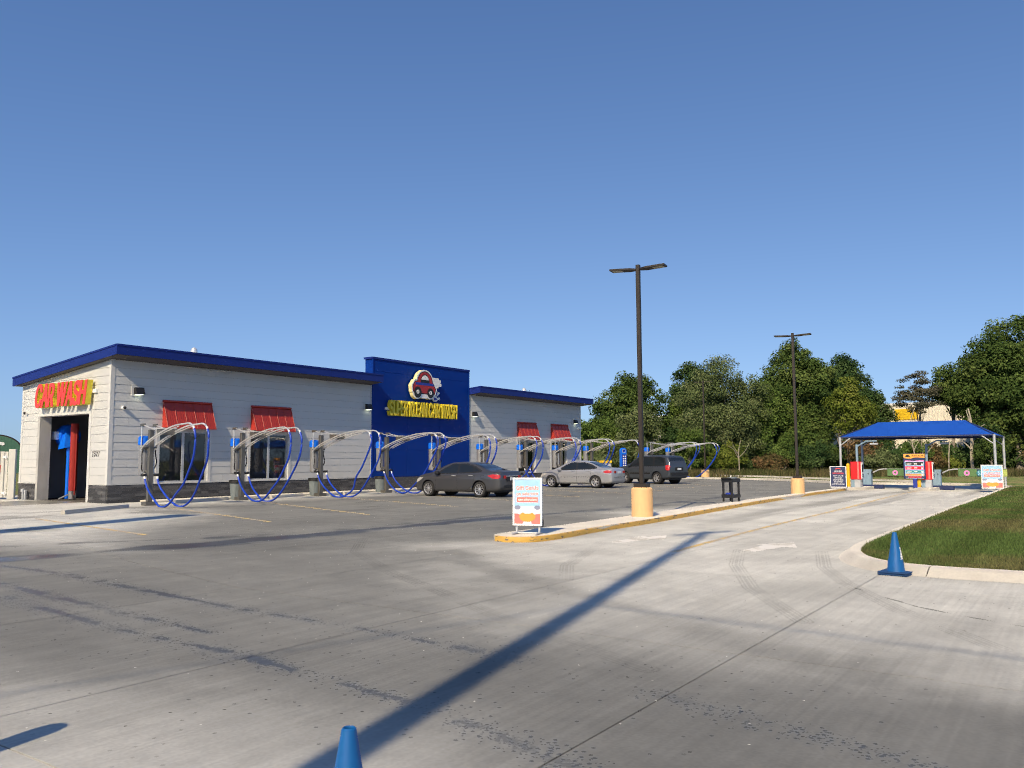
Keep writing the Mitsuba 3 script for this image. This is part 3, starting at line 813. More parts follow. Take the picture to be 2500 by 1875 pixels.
# wall lights and cameras
for a, z, M in ((1.02, 4.24, F_LONG), (13.45, 4.25, F_LONG), (22.35, 4.25, F_LONG), (34.2, 4.2, F_LONG)):
    wl = B + '__wall_light' + ('' if a < 2 else f'_{["1", "1", "2", "3"][[1.02, 13.45, 22.35, 34.2].index(a)].zfill(3)}')
    add('backplate', bx(a - 0.22, a + 0.22, z - 0.2, z + 0.2, 0.024, 0.05), 'mat_trim', wl, M=F_LONG)
    pf = Polygon([(0.05, z - 0.13), (0.05, z + 0.13), (0.17, z + 0.13), (0.26, z - 0.10), (0.26, z - 0.13)])
    h = prism(pf, 0.34); h.apply_transform(frame([0, 0, 0], [0, 0, 1.0], [0, 1.0, 0], [1.0, 0, 0])); h.apply_translation([a - 0.13, 0, 0])
    if h.volume < 0: h.invert()
    add('housing', h, 'mat_black', wl, M=F_LONG)
    ln = bx(a - 0.08, a + 0.16, z - 0.146, z - 0.132, 0.08, 0.22)
    add('lamp', ln, 'mat_lens', wl, M=F_LONG, emitter={'type': 'area', 'radiance': {'type': 'rgb', 'value': [1.0, 1.1, 0.8]}})
for x, z, M in ((0.5, 3.57, F_LONG), (-6.2, 3.56, F_END)):
    cm = trimesh.creation.icosphere(subdivisions=2, radius=0.055); cm.apply_translation([x, z, 0.14])
    add('security_camera', cat([cyl([x, z, 0.02], [x, z, 0.12], 0.075, 14)]), 'mat_white', B, M=M, smooth=40)
    add('camera_lens', cm, 'mat_black', B, M=M, smooth=True)
for da in (0, 0.25):
    add('security_camera', cat([rbx(34.6 + da, 34.72 + da, 3.70, 3.84, 0.02, 0.2, 0.02)]), 'mat_white', B, M=F_LONG)
add('house_number', text('1 5 2 7', 0.20, 0.012, False, 0.50, 0.15), 'mat_black', B, M=moved(F_END, [-1.05, 1.735, 0.028]))
# bracket posts by the left jamb
add('conduit', cat([rbx(-5.9, -5.84, -0.25, -0.19, 0, 0.42, 0.01), rbx(-5.78, -5.70, -0.22, -0.14, 0.0, 0.40, 0.01), rbx(-5.95, -5.80, -0.27, -0.17, 0.32, 0.45, 0.01)]), 'mat_galvanised', B, M=MB)
# roof vents
for a in (4.5, 30.1):
    add('roof_vent', lathe([(0, 5.6), (0.09, 5.6), (0.09, 6.12), (0.13, 6.14), (0.15, 6.24), (0.12, 6.36), (0.05, 6.42), (0, 6.43)], 16), 'mat_bright_steel', B, M=moved(MB, [-1.5, a, 0]), smooth=40)

# blue centre panel (parapet screen)
TW = B + '__blue_screen'
add('core', cat([bx(-0.5, 0.03, T0 + 0.05, T1 - 0.05, 0.67, 6.75)]), 'mat_blue_panel', TW, M=MB)
zr = [0.70, 2.08, 3.42, 4.62, 6.12, 6.66]
ac = [T0 + 0.10, T0 + 2.7, T0 + 5.4, T1 - 0.10]
for i in range(5):
    for j in range(3):
        add('panel', rbx(ac[j] + 0.007, ac[j + 1] - 0.007, zr[i] + 0.007, zr[i + 1] - 0.007, 0.03, 0.05, 0.006), 'mat_blue_panel', TW, M=F_LONG)
for i, (z0, z1) in enumerate(((5.95, 6.66),)):
    add('panel', rbx(-0.44, 0.0, z0, z1, 0.0, 0.02, 0.006), 'mat_blue_panel', TW, M=moved(F_END, [0, 0, -T0 - 0.05]))
add('edge_trim', bx(0.03, 0.075, T0, T0 + 0.09, 0.68, 6.74), 'mat_blue_panel', TW, M=MB)
add('edge_trim', bx(0.03, 0.075, T1 - 0.09, T1, 0.68, 6.74), 'mat_blue_panel', TW, M=MB)
add('coping', bx(-0.54, 0.09, T0 - 0.03, T1 + 0.03, 6.74, 6.845), 'mat_fascia', TW, M=MB)


# ------------------------------------------------------------------ letters on the walls
def letters(word, x0, x1, y, h, depth, M, mat_body, mat_face, key, shear=0.0, gap=0.05, cond=None):
    ms = [None if c == ' ' else meshkit.text_mesh(c, h, depth, True) for c in word]
    ws = [0.35 * h if m is None else (m.vertices[:, 0].max() - m.vertices[:, 0].min()) for m in ms]
    total = sum(ws) + gap * h * (len(ws) - 1)
    sx = (x1 - x0 - shear * h) / total
    x = 0.0
    for c, m, w in zip(word, ms, ws):
        if m is not None:
            v = m.vertices.copy(); v[:, 0] -= v[:, 0].min()
            v[:, 0] = (v[:, 0] + x) * sx + shear * v[:, 1] + x0; v[:, 1] += y
            m.vertices = v
            if mat_face:
                mm = [m]
                for dx, dz in ((-0.03, -0.002), (0.03, -0.004)):
                    q = m.copy(); q.apply_translation([dx, 0, 0]); vv = q.vertices.copy(); vv[:, 2] += np.where(vv[:, 2] > depth / 2, dz, -dz); q.vertices = vv; mm.append(q)
                m = cat(mm)
            k = add('letter', m, mat_body, key, M=M)
            if mat_face:
                f = meshkit.text_mesh(c, h, 0.012, True); fv = m.vertices.copy(); lo, hi = fv[:, 2].min(), fv[:, 2].max()
                sgn = len(fv) // 3
                fv = fv[:sgn].copy(); f3 = []
                for dx, dz in ((0, 0), (-0.03, 0.0015), (0.03, 0.003)):
                    w3 = fv.copy(); w3[:, 0] += dx; w3[:, 2] = np.where(w3[:, 2] > (lo + hi) / 2, depth + 0.012 + dz, depth + 0.001); c3 = f.copy(); c3.vertices = w3; f3.append(c3)
                f = cat(f3)
                add('letter_face', f, mat_face, k, M=M)
        x += w + gap * h


s1 = thing('wall_sign', 'raised red and yellow letters reading CAR WASH above the tunnel exit', 'sign')
letters('CAR WASH', -4.98, -1.05, 3.735, 0.89, 0.22, moved(F_END, [0, 0, 0.12]), 'mat_letter_yellow', 'mat_letter_red', s1, 0.16, 0.04)
add('raceway', bx(-5.0, -0.85, 4.16, 4.30, 0.026, 0.098), 'mat_white', s1, M=F_END)
s2 = thing('wall_sign', 'raised yellow letters reading SUPER KLEAN CAR WASH on the blue screen', 'sign')
letters('SUPER KLEAN CAR WASH', 14.8, 20.45, 3.89, 0.76, 0.22, moved(F_LONG, [0, 0, 0.14]), 'mat_letter_yellow', None, s2, 0.06, 0.03)
add('raceway', bx(14.75, 20.3, 4.16, 4.30, 0.052, 0.138), 'mat_white', s2, M=F_LONG)

s3 = thing('wall_sign', 'round red cartoon car emblem with speed lines on the blue screen', 'sign')
ell = lambda cx, cy, rx, ry: affinity.scale(Point(cx, cy).buffer(1, 32), rx, ry)
body = unary_union([ell(1.08, 0.72, 0.66, 0.68).intersection(sbox(0, 0.45, 3, 2)), Polygon([(0.16, 0.28), (0.12, 0.55), (0.30, 0.78), (0.9, 0.85), (1.7, 0.78), (1.95, 0.45), (1.85, 0.2), (0.4, 0.2)]).buffer(0.06)])
wheels = unary_union([Point(0.46, 0.22).buffer(0.30, 24), Point(1.52, 0.22).buffer(0.27, 24)])
lines_ = unary_union([sbox(1.5, 0.98, 2.25, 1.08), sbox(1.5, 0.88, 2.42, 0.99), sbox(1.6, 0.78, 2.38, 0.89), sbox(1.7, 0.66, 2.46, 0.79), sbox(1.7, 0.56, 2.2, 0.67), sbox(0.75, -0.07, 1.28, 0.02), sbox(0.8, 0.0, 1.25, 0.12)]).buffer(0.02)
splash = unary_union([ell(2.2, 0.27, 0.16, 0.22), ell(2.15, -0.06, 0.22, 0.14), LineString([(2.2, 0.1), (2.5, 0.30)]).buffer(0.055), LineString([(2.25, -0.08), (2.52, 0.0)]).buffer(0.055)])
sil = unary_union([body.buffer(0.075), wheels.buffer(0.07), lines_])
MS = moved(F_LONG, [16.45, 4.98, 0.16])
add('backing', prism(sil, 0.22), 'mat_logo_cream', s3, M=MS)
add('white_face', prism(sil.buffer(-0.004), 0.012), 'mat_white', s3, M=moved(MS, [0, 0, 0.221]))
sp = prism(splash, 0.06); add('splash', sp, 'mat_white', s3, M=MS)
add('splash_drop', prism(unary_union([ell(2.2, 0.27, 0.11, 0.16), ell(2.15, -0.06, 0.14, 0.08)]), 0.01), 'mat_logo_blue', s3, M=moved(MS, [0, 0, 0.061]))
zz = 0.234
add('outline', prism(body, 0.006), 'mat_black', s3, M=moved(MS, [0, 0, zz]))
add('red_body', prism(body.buffer(-0.05), 0.006), 'mat_logo_red', s3, M=moved(MS, [0, 0, zz + 0.007]))
add('blue_band', prism(sbox(0.3, 0.62, 1.85, 0.76).intersection(body.buffer(-0.05)), 0.005), 'mat_logo_blue', s3, M=moved(MS, [0, 0, zz + 0.014]))
add('window_outline', prism(ell(1.06, 0.78, 0.36, 0.44).intersection(sbox(0, 0.78, 3, 2)).union(sbox(0.72, 0.76, 1.40, 0.86)), 0.005), 'mat_black', s3, M=moved(MS, [0, 0, zz + 0.020]))
add('window_white', prism(ell(1.06, 0.92, 0.29, 0.24).intersection(sbox(0, 0.92, 3, 2)), 0.005), 'mat_white', s3, M=moved(MS, [0, 0, zz + 0.026]))
for cx, r in ((0.46, 0.30), (1.52, 0.27)):
    wk_ = add('wheel', prism(Point(cx, 0.22).buffer(r, 24), 0.008), 'mat_black', s3, M=moved(MS, [0, 0, zz + 0.026]))
    add('hub', prism(Point(cx, 0.24).buffer(0.11, 16).difference(Point(cx, 0.24).buffer(0.05, 12)), 0.006), 'mat_white', wk_, M=moved(MS, [0, 0, zz + 0.035]))

# ------------------------------------------------------------------ things inside the tunnel mouth
bl = thing('tunnel_dryer', 'blue dryer nozzle on a blue post inside the tunnel exit', 'dryer')
add('post', cyl([-4.75, 1.0, 0.03], [-4.75, 1.0, 2.15], 0.085, 16), 'mat_cap_blue', bl, M=MB, smooth=40)
add('nozzle', trimesh.convex.convex_hull(np.array([(-5.15, 0.75, 2.05), (-4.65, 0.75, 2.10), (-4.55, 1.15, 2.2), (-5.3, 0.95, 2.6), (-4.75, 0.85, 2.75), (-4.7, 1.25, 2.7), (-5.2, 1.2, 2.75)])), 'mat_cap_blue', bl, M=MB)
add('fan_housing', lathe([(0, -0.25), (0.42, -0.25), (0.5, -0.1), (0.5, 0.1), (0.42, 0.25), (0, 0.25)], 20), 'mat_cap_blue', bl, M=MB @ frame([-5.35, 1.25, 2.6], [0, 0, 1.0], [0, 1.0, 0], [-1.0, 0, 0]), smooth=30)
add('motor', rbx(-5.55, -5.2, 0.62, 0.85, 2.45, 2.8, 0.05), 'mat_white', bl, M=MB)
br = thing('tunnel_brush', 'tall dark red wrap brush column on a steel tripod foot in the tunnel exit', 'brush')
add('brush_column', cyl([-4.25, 0.95, 0.36], [-4.25, 0.95, 3.1], 0.15, 18), 'mat_dark_red', br, M=MB, smooth=40)
add('guard_rail', cyl([-4.02, 0.92, 0.2], [-4.02, 0.92, 2.9], 0.028, 8), 'mat_dark_red', br, M=MB)
add('foot', cat([rbx(-4.36, -4.14, 0.84, 1.06, 0.02, 0.36, 0.01), tube([(-4.3, 0.85, 0.22), (-4.62, 0.6, 0.03)], 0.03, 6), tube([(-4.2, 0.9, 0.22), (-3.85, 0.75, 0.03)], 0.03, 6)]), 'mat_steel', br, M=MB)
for i, (oo, aa) in enumerate(((-3.3, 1.6), (-2.85, 1.75))):
    hb = thing('hanging_curtain', ['left blue cloth panel hanging under the tunnel roof', 'right blue cloth panel hanging under the tunnel roof'][i], 'wash curtain', 'blue wash panels hanging in the tunnel')
    add('cloth', rbx(oo - 0.19, oo + 0.19, aa - 0.15, aa + 0.15, 2.55, 3.15, 0.03), 'mat_cap_blue', hb, M=MB)
    add('hanger', cyl([oo, aa, 3.15], [oo, aa, 4.05], 0.03, 6), 'mat_steel', hb, M=MB)

# ------------------------------------------------------------------ vacuum stations
AD = N * 0.98 - D * 0.19; AD /= np.linalg.norm(AD)
AY = np.cross(UP, AD)


def station_mesh(key, var):
    r = np.random.default_rng(100 + var)
    add('base_plate', rbx(-0.2, 0.2, -0.2, 0.2, 0.0, 0.13, 0.012), 'mat_post_steel', key)
    add('post', rbx(-0.085, 0.085, -0.085, 0.085, 0.13, 2.66, 0.012), 'mat_post_steel', key)
    can = add('canister', lathe([(0, 1.02), (0.10, 1.02), (0.178, 1.05), (0.178, 1.55), (0.182, 1.555), (0.182, 1.565), (0.178, 1.57), (0.178, 2.13), (0, 2.13)], 24), 'mat_steel', key, M=frame([-0.48, -0.05, 0], [1.0, 0, 0], [0, 1.0, 0], UP), smooth=35)
    add('cap', lathe([(0, 2.46), (0.10, 2.455), (0.17, 2.435), (0.205, 2.39), (0.21, 2.14), (0.18, 2.12), (0, 2.12)], 24), 'mat_cap_blue', can, M=frame([-0.48, -0.05, 0], [1.0, 0, 0], [0, 1.0, 0], UP), smooth=35)
    add('clamp', cat([rbx(-0.30, -0.08, -0.09, -0.01, 1.15, 1.22, 0.01), rbx(-0.30, -0.08, -0.09, -0.01, 1.95, 2.02, 0.01)]), 'mat_post_steel', key)
    for s, y in enumerate((-0.22, 0.22)):
        add('upright', tube([(-0.30, y, 1.92), (-0.30, y, 2.82)], 0.022, 8), 'mat_bright_steel', key, smooth=40)
        add('top_bracket', rbx(-0.36, -0.08, y - 0.045, y + 0.045, 2.79, 2.88, 0.01), 'mat_post_steel', key)
        add('arm', tube(smooth_path([(-0.3, y, 1.96), (0.03, y, 2.14), (0.85, y, 2.40), (1.9, y, 2.63), (2.66, y, 2.735), (3.4, y, 2.765), (3.85, y, 2.73), (4.03, y, 2.60)], 36), 0.028, 8), 'mat_bright_steel', key, smooth=40)
        add('strut', tube(smooth_path([(0.2, y - 0.02, 2.12), (0.9, y - 0.02, 2.33), (1.9, y - 0.02, 2.545), (2.9, y - 0.02, 2.69)], 18), 0.016, 6), 'mat_bright_steel', key, smooth=40)
        add('tie', tube(smooth_path([(-0.2, y, 2.84), (0.2, y, 2.76), (0.6, y, 2.70), (1.1, y, 2.67), (1.6, y, 2.665)], 16), 0.02, 6), 'mat_bright_steel', key, smooth=40)
        q = r.uniform(-0.2, 0.2, 6)
        hx = [(4.04, y, 2.58), (4.15, y, 2.38), (4.1 + q[0] * .4, y, 2.08), (3.88 + q[0], y + q[1] * .3, 1.65), (3.55 + q[0], y + q[1] * .4, 1.22), (3.15 + q[0], y + q[1] * .6, 0.80), (2.72 + q[2], y + q[1], 0.43), (2.32 + q[2], y + q[1], 0.17), (1.95 + q[2], y + q[1], 0.045), (1.5 + q[3], y + q[1], 0.045), (1.03, y + q[1] * .6, 0.2), (0.57, y + q[1] * .3, 0.46), (0.28, y, 0.72), (0.14, y, 0.93)]
        add('hose', tube(smooth_path(hx, 60), 0.035, 8), 'mat_hose_blue', key, smooth=60)
        add('nozzle', tube(smooth_path([(0.15, y, 0.90), (0.08, y, 1.03), (0.02, y * 0.9, 1.10), (-0.02, y * 0.7, 1.10)], 12), 0.034, 8), 'mat_white', key, smooth=40)
        add('swivel', tube([(4.0, y, 2.66), (4.06, y, 2.52)], 0.036, 8), 'mat_white', key, smooth=40)
        add('holder', cat([rbx(-0.1, 0.12, y - 0.07, y + 0.07, 1.02, 1.12, 0.015), tube(smooth_path([(-0.12, y, 1.95), (-0.16, y * 1.1, 1.75), (-0.10, y * 1.15, 1.5), (-0.2, y, 1.3), (-0.24, y * 0.8, 1.2)], 16), 0.022, 6)]), 'mat_black', key, smooth=40)
    add('hanger_plate', rbx(0.98, 1.55, -0.2, 0.2, 2.46, 2.66, 0.01), 'mat_post_steel', key)
    add('cross_bar', rbx(-0.33, -0.05, -0.24, 0.24, 2.0, 2.06, 0.01), 'mat_post_steel', key)
    add('notice', cat([rbx(0.02, 0.18, -0.099, -0.09, 1.14, 1.36, 0.003), rbx(0.02, 0.18, -0.099, -0.09, 1.38, 1.60, 0.003)]), 'mat_white', key, M=frame([0, 0, 0], [0, 1.0, 0], [1.0, 0, 0], UP) @ np.diag([1, 1, 1, 1.0]))


VST = [(2.7, 0.02)] + [(2.3, a) for a in (4.21, 8.35, 12.52, 16.42, 20.57, 24.58, 28.62, 32.62, 42.15, 46.1)]
VL = ['vacuum station nearest the building corner, in front of the first window', 'vacuum station before the second red awning from the corner', 'vacuum station on plain wall between the second awning and the blue screen',
      'vacuum station at the left edge of the blue screen', 'vacuum station behind the dark grey sedan, before the blue screen', 'vacuum station just right of the blue screen, behind the dark grey sedan',
      'vacuum station below the third red awning', 'vacuum station below the fourth red awning, beside the silver sedan', 'vacuum station at the far end of the building behind the silver sedan',
      'vacuum station whose blue cap shows above the dark suv, the nearer of two', 'farthest vacuum station, its steel arm reaching past the back of the dark suv']
protos = []
for i, (o, a) in enumerate(VST):
    key = thing('vacuum_station', VL[i], 'vacuum station', 'vacuum stations with blue hoses in front of the building')
    M = frame(W(o, a), AD, AY, UP)
    if True:
        station_mesh(key, i)
        protos.append(key)
        for k in [k for k in scene if k.startswith(key + '__')]: scene[k] = {**scene[k], 'to_world': T(M)}
    else:
        src = protos[1 + i % 3]
        for k in [k for k in list(scene) if k.startswith(src + '__')]:
            scene[key + k[len(src):]] = {**scene[k], 'to_world': T(M)}

# trash bins beside stations
BINL = ['grey trash bin at the foot of the second vacuum station', 'grey trash bin at the foot of the third vacuum station', 'grey trash bin in front of the left edge of the blue screen', 'grey trash bin behind the trunk of the dark grey sedan']
for i, st in enumerate((1, 2, 3, 6)):
    o, a = VST[st]
    bk_ = thing('trash_bin', BINL[i], 'trash bin', 'grey trash bins beside the vacuum stations')
    M = frame(W(o - 0.60, a + 0.22, 0.0), N, D, UP)
    add('body', lathe([(0, 0.01), (0.20, 0.01), (0.215, 0.04), (0.265, 0.70), (0.285, 0.72), (0.29, 0.77), (0.265, 0.78), (0.25, 0.72), (0.19, 0.06), (0, 0.06)], 24), 'mat_bin', bk_, M=M, smooth=35)
    add('liner', lathe([(0, 0.62), (0.235, 0.66), (0.262, 0.782), (0.294, 0.772), (0.297, 0.66), (0.291, 0.66)], 24), 'mat_black', bk_, M=M, smooth=40)
    for s in (-1, 1):
        add('handle', tube(smooth_path([(s * 0.27, -0.08, 0.70), (s * 0.35, -0.06, 0.69), (s * 0.36, 0.0, 0.68), (s * 0.35, 0.06, 0.69), (s * 0.27, 0.08, 0.70)], 12), 0.018, 6), 'mat_bin', bk_, M=M)
    for k in range(6):
        an = k * math.pi / 3 + 0.3
        add('rib', tube([(0.218 * math.cos(an), 0.218 * math.sin(an), 0.05), (0.262 * math.cos(an), 0.262 * math.sin(an), 0.66)], 0.012, 5), 'mat_bin', bk_, M=M)

# wheel stops
WS = [((5.0, -4.15), (3.4, -1.2)), ((2.35, 1.35), (1.6, 4.1)), ((2.2, 5.75), (1.5, 8.0)), ((2.2, 9.85), (1.5, 12.1)), ((2.2, 13.9), (1.5, 16.1))]
WSL = ['concrete wheel stop out in front of the building corner', 'long concrete wheel stop under the first vacuum station arm', 'concrete wheel stop under the second vacuum station arm', 'concrete wheel stop under the third vacuum station arm', 'concrete wheel stop beside the front wheel of the dark grey sedan']
for (p, q), lb in zip(WS, WSL):
    p, q = np.array(p), np.array(q); d = q - p; L = np.linalg.norm(d); d /= L
    prof = Polygon([(-0.075, 0.0), (0.075, 0.0), (0.07, 0.05), (0.05, 0.12), (-0.05, 0.12), (-0.07, 0.05)])
    m = prism(prof, L); m.apply_transform(frame([0, 0, 0], [0, 1.0, 0], UP, [1.0, 0, 0]))
    single('wheel_stop', m, 'mat_pale_concrete', lb, 'wheel stop', M=MB @ frame([p[0], p[1], 0.003], [d[0], d[1], 0], [-d[1], d[0], 0], UP), group='concrete wheel stops before the building')

# ------------------------------------------------------------------ cars
def interp(keys, x):
    from scipy.interpolate import PchipInterpolator
    k = np.array(sorted(keys), float)
    return PchipInterpolator(k[:, 0], k[:, 1])(np.clip(x, k[0, 0], k[-1, 0]))


class Car:
    """x forward, y to the left, z up; lofted shell with wheel arches, glass patches laid on the shell"""

    def __init__(self, c):
        self.c = c
        L = c['length'] / 2
        xs = np.unique(np.r_[np.linspace(-L, L, 76), -L + 0.03, -L + 0.07, -L + 0.13, L - 0.03, L - 0.07, L - 0.13, L - 0.2])
        self.xs = xs
        self.top, self.belt, self.bot, self.wid, self.roofw = (interp(c[k], xs) for k in ('top', 'belt', 'bot', 'wid', 'roofw'))
        self.S = np.array([self.section(i) for i in range(len(xs))])

    def section(self, i):
        zt, zb, z0, w, wr = self.top[i], self.belt[i], self.bot[i], self.wid[i], self.roofw[i]
        zb = min(zb, zt - 0.02)
        g, h = zt - zb, zb - z0
        pts = [(0, z0), (0.6 * w, z0), (0.88 * w, z0 + 0.01), (0.95 * w, z0 + 0.05), (0.990 * w, z0 + 0.18 * h), (0.978 * w, z0 + 0.40 * h), (1.0 * w, z0 + 0.66 * h), (0.988 * w, z0 + 0.80 * h), (0.970 * w, zb - 0.035), (0.945 * w, zb)]
        w0 = 0.925 * w
        k = min(1.0, g / 0.22)
        for t in (0.10, 0.3, 0.5, 0.7, 0.84, 0.93):
            y = w0 + (wr * w - w0) * t ** 1.12
            z = zb + (g - 0.045 * k) * t * (1 if k > 0.99 else 1)
            pts.append((y, z))
        pts += [(wr * w * 0.96, zt - 0.028 * k), (wr * w * 0.86, zt - 0.013 * k), (wr * w * 0.5, zt - 0.003 * k), (0, zt)]
        return pts

    def shell(self):
        S, xs = self.S, self.xs
        n, m = S.shape[0], S.shape[1]
        right = [(xs[i], -S[i, j, 0], S[i, j, 1]) for i in range(n) for j in range(m)]
        ring = 2 * m - 2
        V = []
        for i in range(n):
            for j in range(m): V.append((xs[i], S[i, j, 0], S[i, j, 1]))
            for j in range(m - 2, 0, -1): V.append((xs[i], -S[i, j, 0], S[i, j, 1]))
        F = []
        for i in range(n - 1):
            for j in range(ring):
                a, b = i * ring + j, i * ring + (j + 1) % ring
                F += [[a, b, b + ring], [a, b + ring, a + ring]]
        V = np.array(V)
        c0, c1 = len(V), len(V) + 1
        V = np.vstack([V, [V[:ring].mean(0), V[-ring:].mean(0)]])
        for j in range(ring):
            F.append([c0, (j + 1) % ring, j]); F.append([c1, (n - 1) * ring + j, (n - 1) * ring + (j + 1) % ring])
        mesh = trimesh.Trimesh(V, F, process=False)
        trimesh.repair.fix_normals(mesh)
        return mesh

    def cut_arches(self, mesh):
        man = manifold3d.Manifold(manifold3d.Mesh(np.asarray(mesh.vertices, np.float32), np.asarray(mesh.faces, np.uint32)))
        for wx in self.c['axles']:
            for s in (-1, 1):
                cy = manifold3d.Manifold.cylinder(0.6, self.c['arch'], self.c['arch'], 40).rotate([90, 0, 0]).translate([wx, (0.95 + 0.0) * s + (0.0 if s < 0 else 0), self.c['wr'] + 0.01])
                # cylinder runs along -y after the rotation; centre it on the side
                bb = cy.bounding_box(); cy = cy.translate([0, s * 0.92 - (bb[1] + bb[4]) / 2, 0])
                man = man - cy
        mm = man.to_mesh()
        return trimesh.Trimesh(mm.vert_properties[:, :3], mm.tri_verts, process=False)

    def side_y(self, x, z):
        """half width of the shell at (x, z), on its upper part"""
        out = np.zeros(len(x))
        for k, (a, b) in enumerate(zip(x, z)):
            i = np.clip(np.searchsorted(self.xs, a) - 1, 0, len(self.xs) - 2)
            t = (a - self.xs[i]) / (self.xs[i + 1] - self.xs[i])
            sec = self.S[i] * (1 - t) + self.S[i + 1] * t
            ys, zs = sec[3:, 0], np.maximum.accumulate(sec[3:, 1])
            out[k] = np.interp(b, zs + np.arange(len(zs)) * 1e-7, ys)
        return out

    def top_z(self, x, y):
        out = np.zeros(len(x))
        for k, (a, b) in enumerate(zip(x, y)):
            i = np.clip(np.searchsorted(self.xs, a) - 1, 0, len(self.xs) - 2)
            t = (a - self.xs[i]) / (self.xs[i + 1] - self.xs[i])
            sec = self.S[i] * (1 - t) + self.S[i + 1] * t
            ys, zs = sec[9:, 0][::-1], sec[9:, 1][::-1]
            out[k] = np.interp(abs(b), ys, zs)
        return out

    def fill(self, poly, step):
        b = poly.bounds
        gx, gy = np.meshgrid(np.arange(b[0], b[2], step), np.arange(b[1], b[3], step))
        inner = [p for p in np.c_[gx.ravel(), gy.ravel()] if poly.buffer(-step * 0.3).contains(Point(p))]
        ring = resample(list(poly.exterior.coords), step)[:-1]
        P = np.vstack([ring, inner]) if inner else ring
        tri = Delaunay(P).simplices
        keep = [t for t in tri if poly.buffer(1e-6).contains(Point(P[t].mean(0)))]
        return P, np.array(keep)

    def patch_side(self, poly, s, off=0.004, step=0.06):
        P, F = self.fill(poly, step)
        y = self.side_y(P[:, 0], P[:, 1]) + off
        m = trimesh.Trimesh(np.c_[P[:, 0], s * y, P[:, 1]], F, process=False)
        if m.face_normals[:, 1].mean() * s < 0: m.invert()
        return m

    def seam(self, pts, s, w=0.006, off=0.002):
        r = resample(pts, 0.05); nn = path_normals(r)
        P = np.vstack([r + nn * w, r - nn * w]); n = len(r)
        y = self.side_y(P[:, 0], P[:, 1]) + off
        F = []
        for i in range(n - 1): F += [[i, i + 1, n + i + 1], [i, n + i + 1, n + i]]
        m = trimesh.Trimesh(np.c_[P[:, 0], s * y, P[:, 1]], F, process=False)
        if m.face_normals[:, 1].mean() * s < 0: m.invert()
        return m

    def patch_top(self, poly, off=0.005, step=0.07):
        P, F = self.fill(poly, step)
        z = self.top_z(P[:, 0], P[:, 1]) + off
        m = trimesh.Trimesh(np.c_[P[:, 0], P[:, 1], z], F, process=False)
        if m.face_normals[:, 2].mean() < 0: m.invert()
        return m


def wheel_meshes(r, w, spokes, style):
    rr = r * style[0]
    tyre = lathe([(rr, -w / 2 + 0.015), (rr + 0.012, -w / 2), (r - 0.03, -w / 2), (r - 0.006, -w / 2 + 0.025), (r, 0), (r - 0.006, w / 2 - 0.025), (r - 0.03, w / 2), (rr + 0.012, w / 2), (rr, w / 2 - 0.015), (rr, -w / 2 + 0.015)], 36)
    barrel = lathe([(rr - 0.0, w / 2 - 0.012), (rr - 0.02, w / 2 - 0.02), (rr - 0.03, w / 2 - 0.06), (rr - 0.03, -w / 2 + 0.02), (rr, -w / 2 + 0.02), (rr, w / 2 - 0.012)], 36)
    parts = [barrel, lathe([(0, w / 2 - 0.02), (0.035, w / 2 - 0.018), (0.06, w / 2 - 0.03), (0.065, w / 2 - 0.07), (0, w / 2 - 0.07)], 16)]
    for k in range(spokes):
        a = 2 * math.pi * k / spokes
        pair = (-style[1], style[1]) if style[1] else (0,)
        for d in pair:
            h = trimesh.convex.convex_hull(np.array([[0.04, d * 0.35 - style[2], w / 2 - 0.07], [0.04, d * 0.35 + style[2], w / 2 - 0.07], [0.045, d * .35 - style[2], w / 2 - 0.03], [0.045, d * .35 + style[2], w / 2 - 0.03],
                                                       [rr - 0.02, d - style[2] * 0.9, w / 2 - 0.055], [rr - 0.02, d + style[2] * 0.9, w / 2 - 0.055], [rr - 0.02, d - style[2] * .9, w / 2 - 0.02], [rr - 0.02, d + style[2] * .9, w / 2 - 0.02]]))
            h.apply_transform(trimesh.transformations.rotation_matrix(a, [0, 0, 1])); parts.append(h)
    disc = lathe([(0, -0.01), (rr - 0.03, -0.01), (rr - 0.03, 0.0), (0, 0.0)], 28)
    return tyre, cat(parts), disc


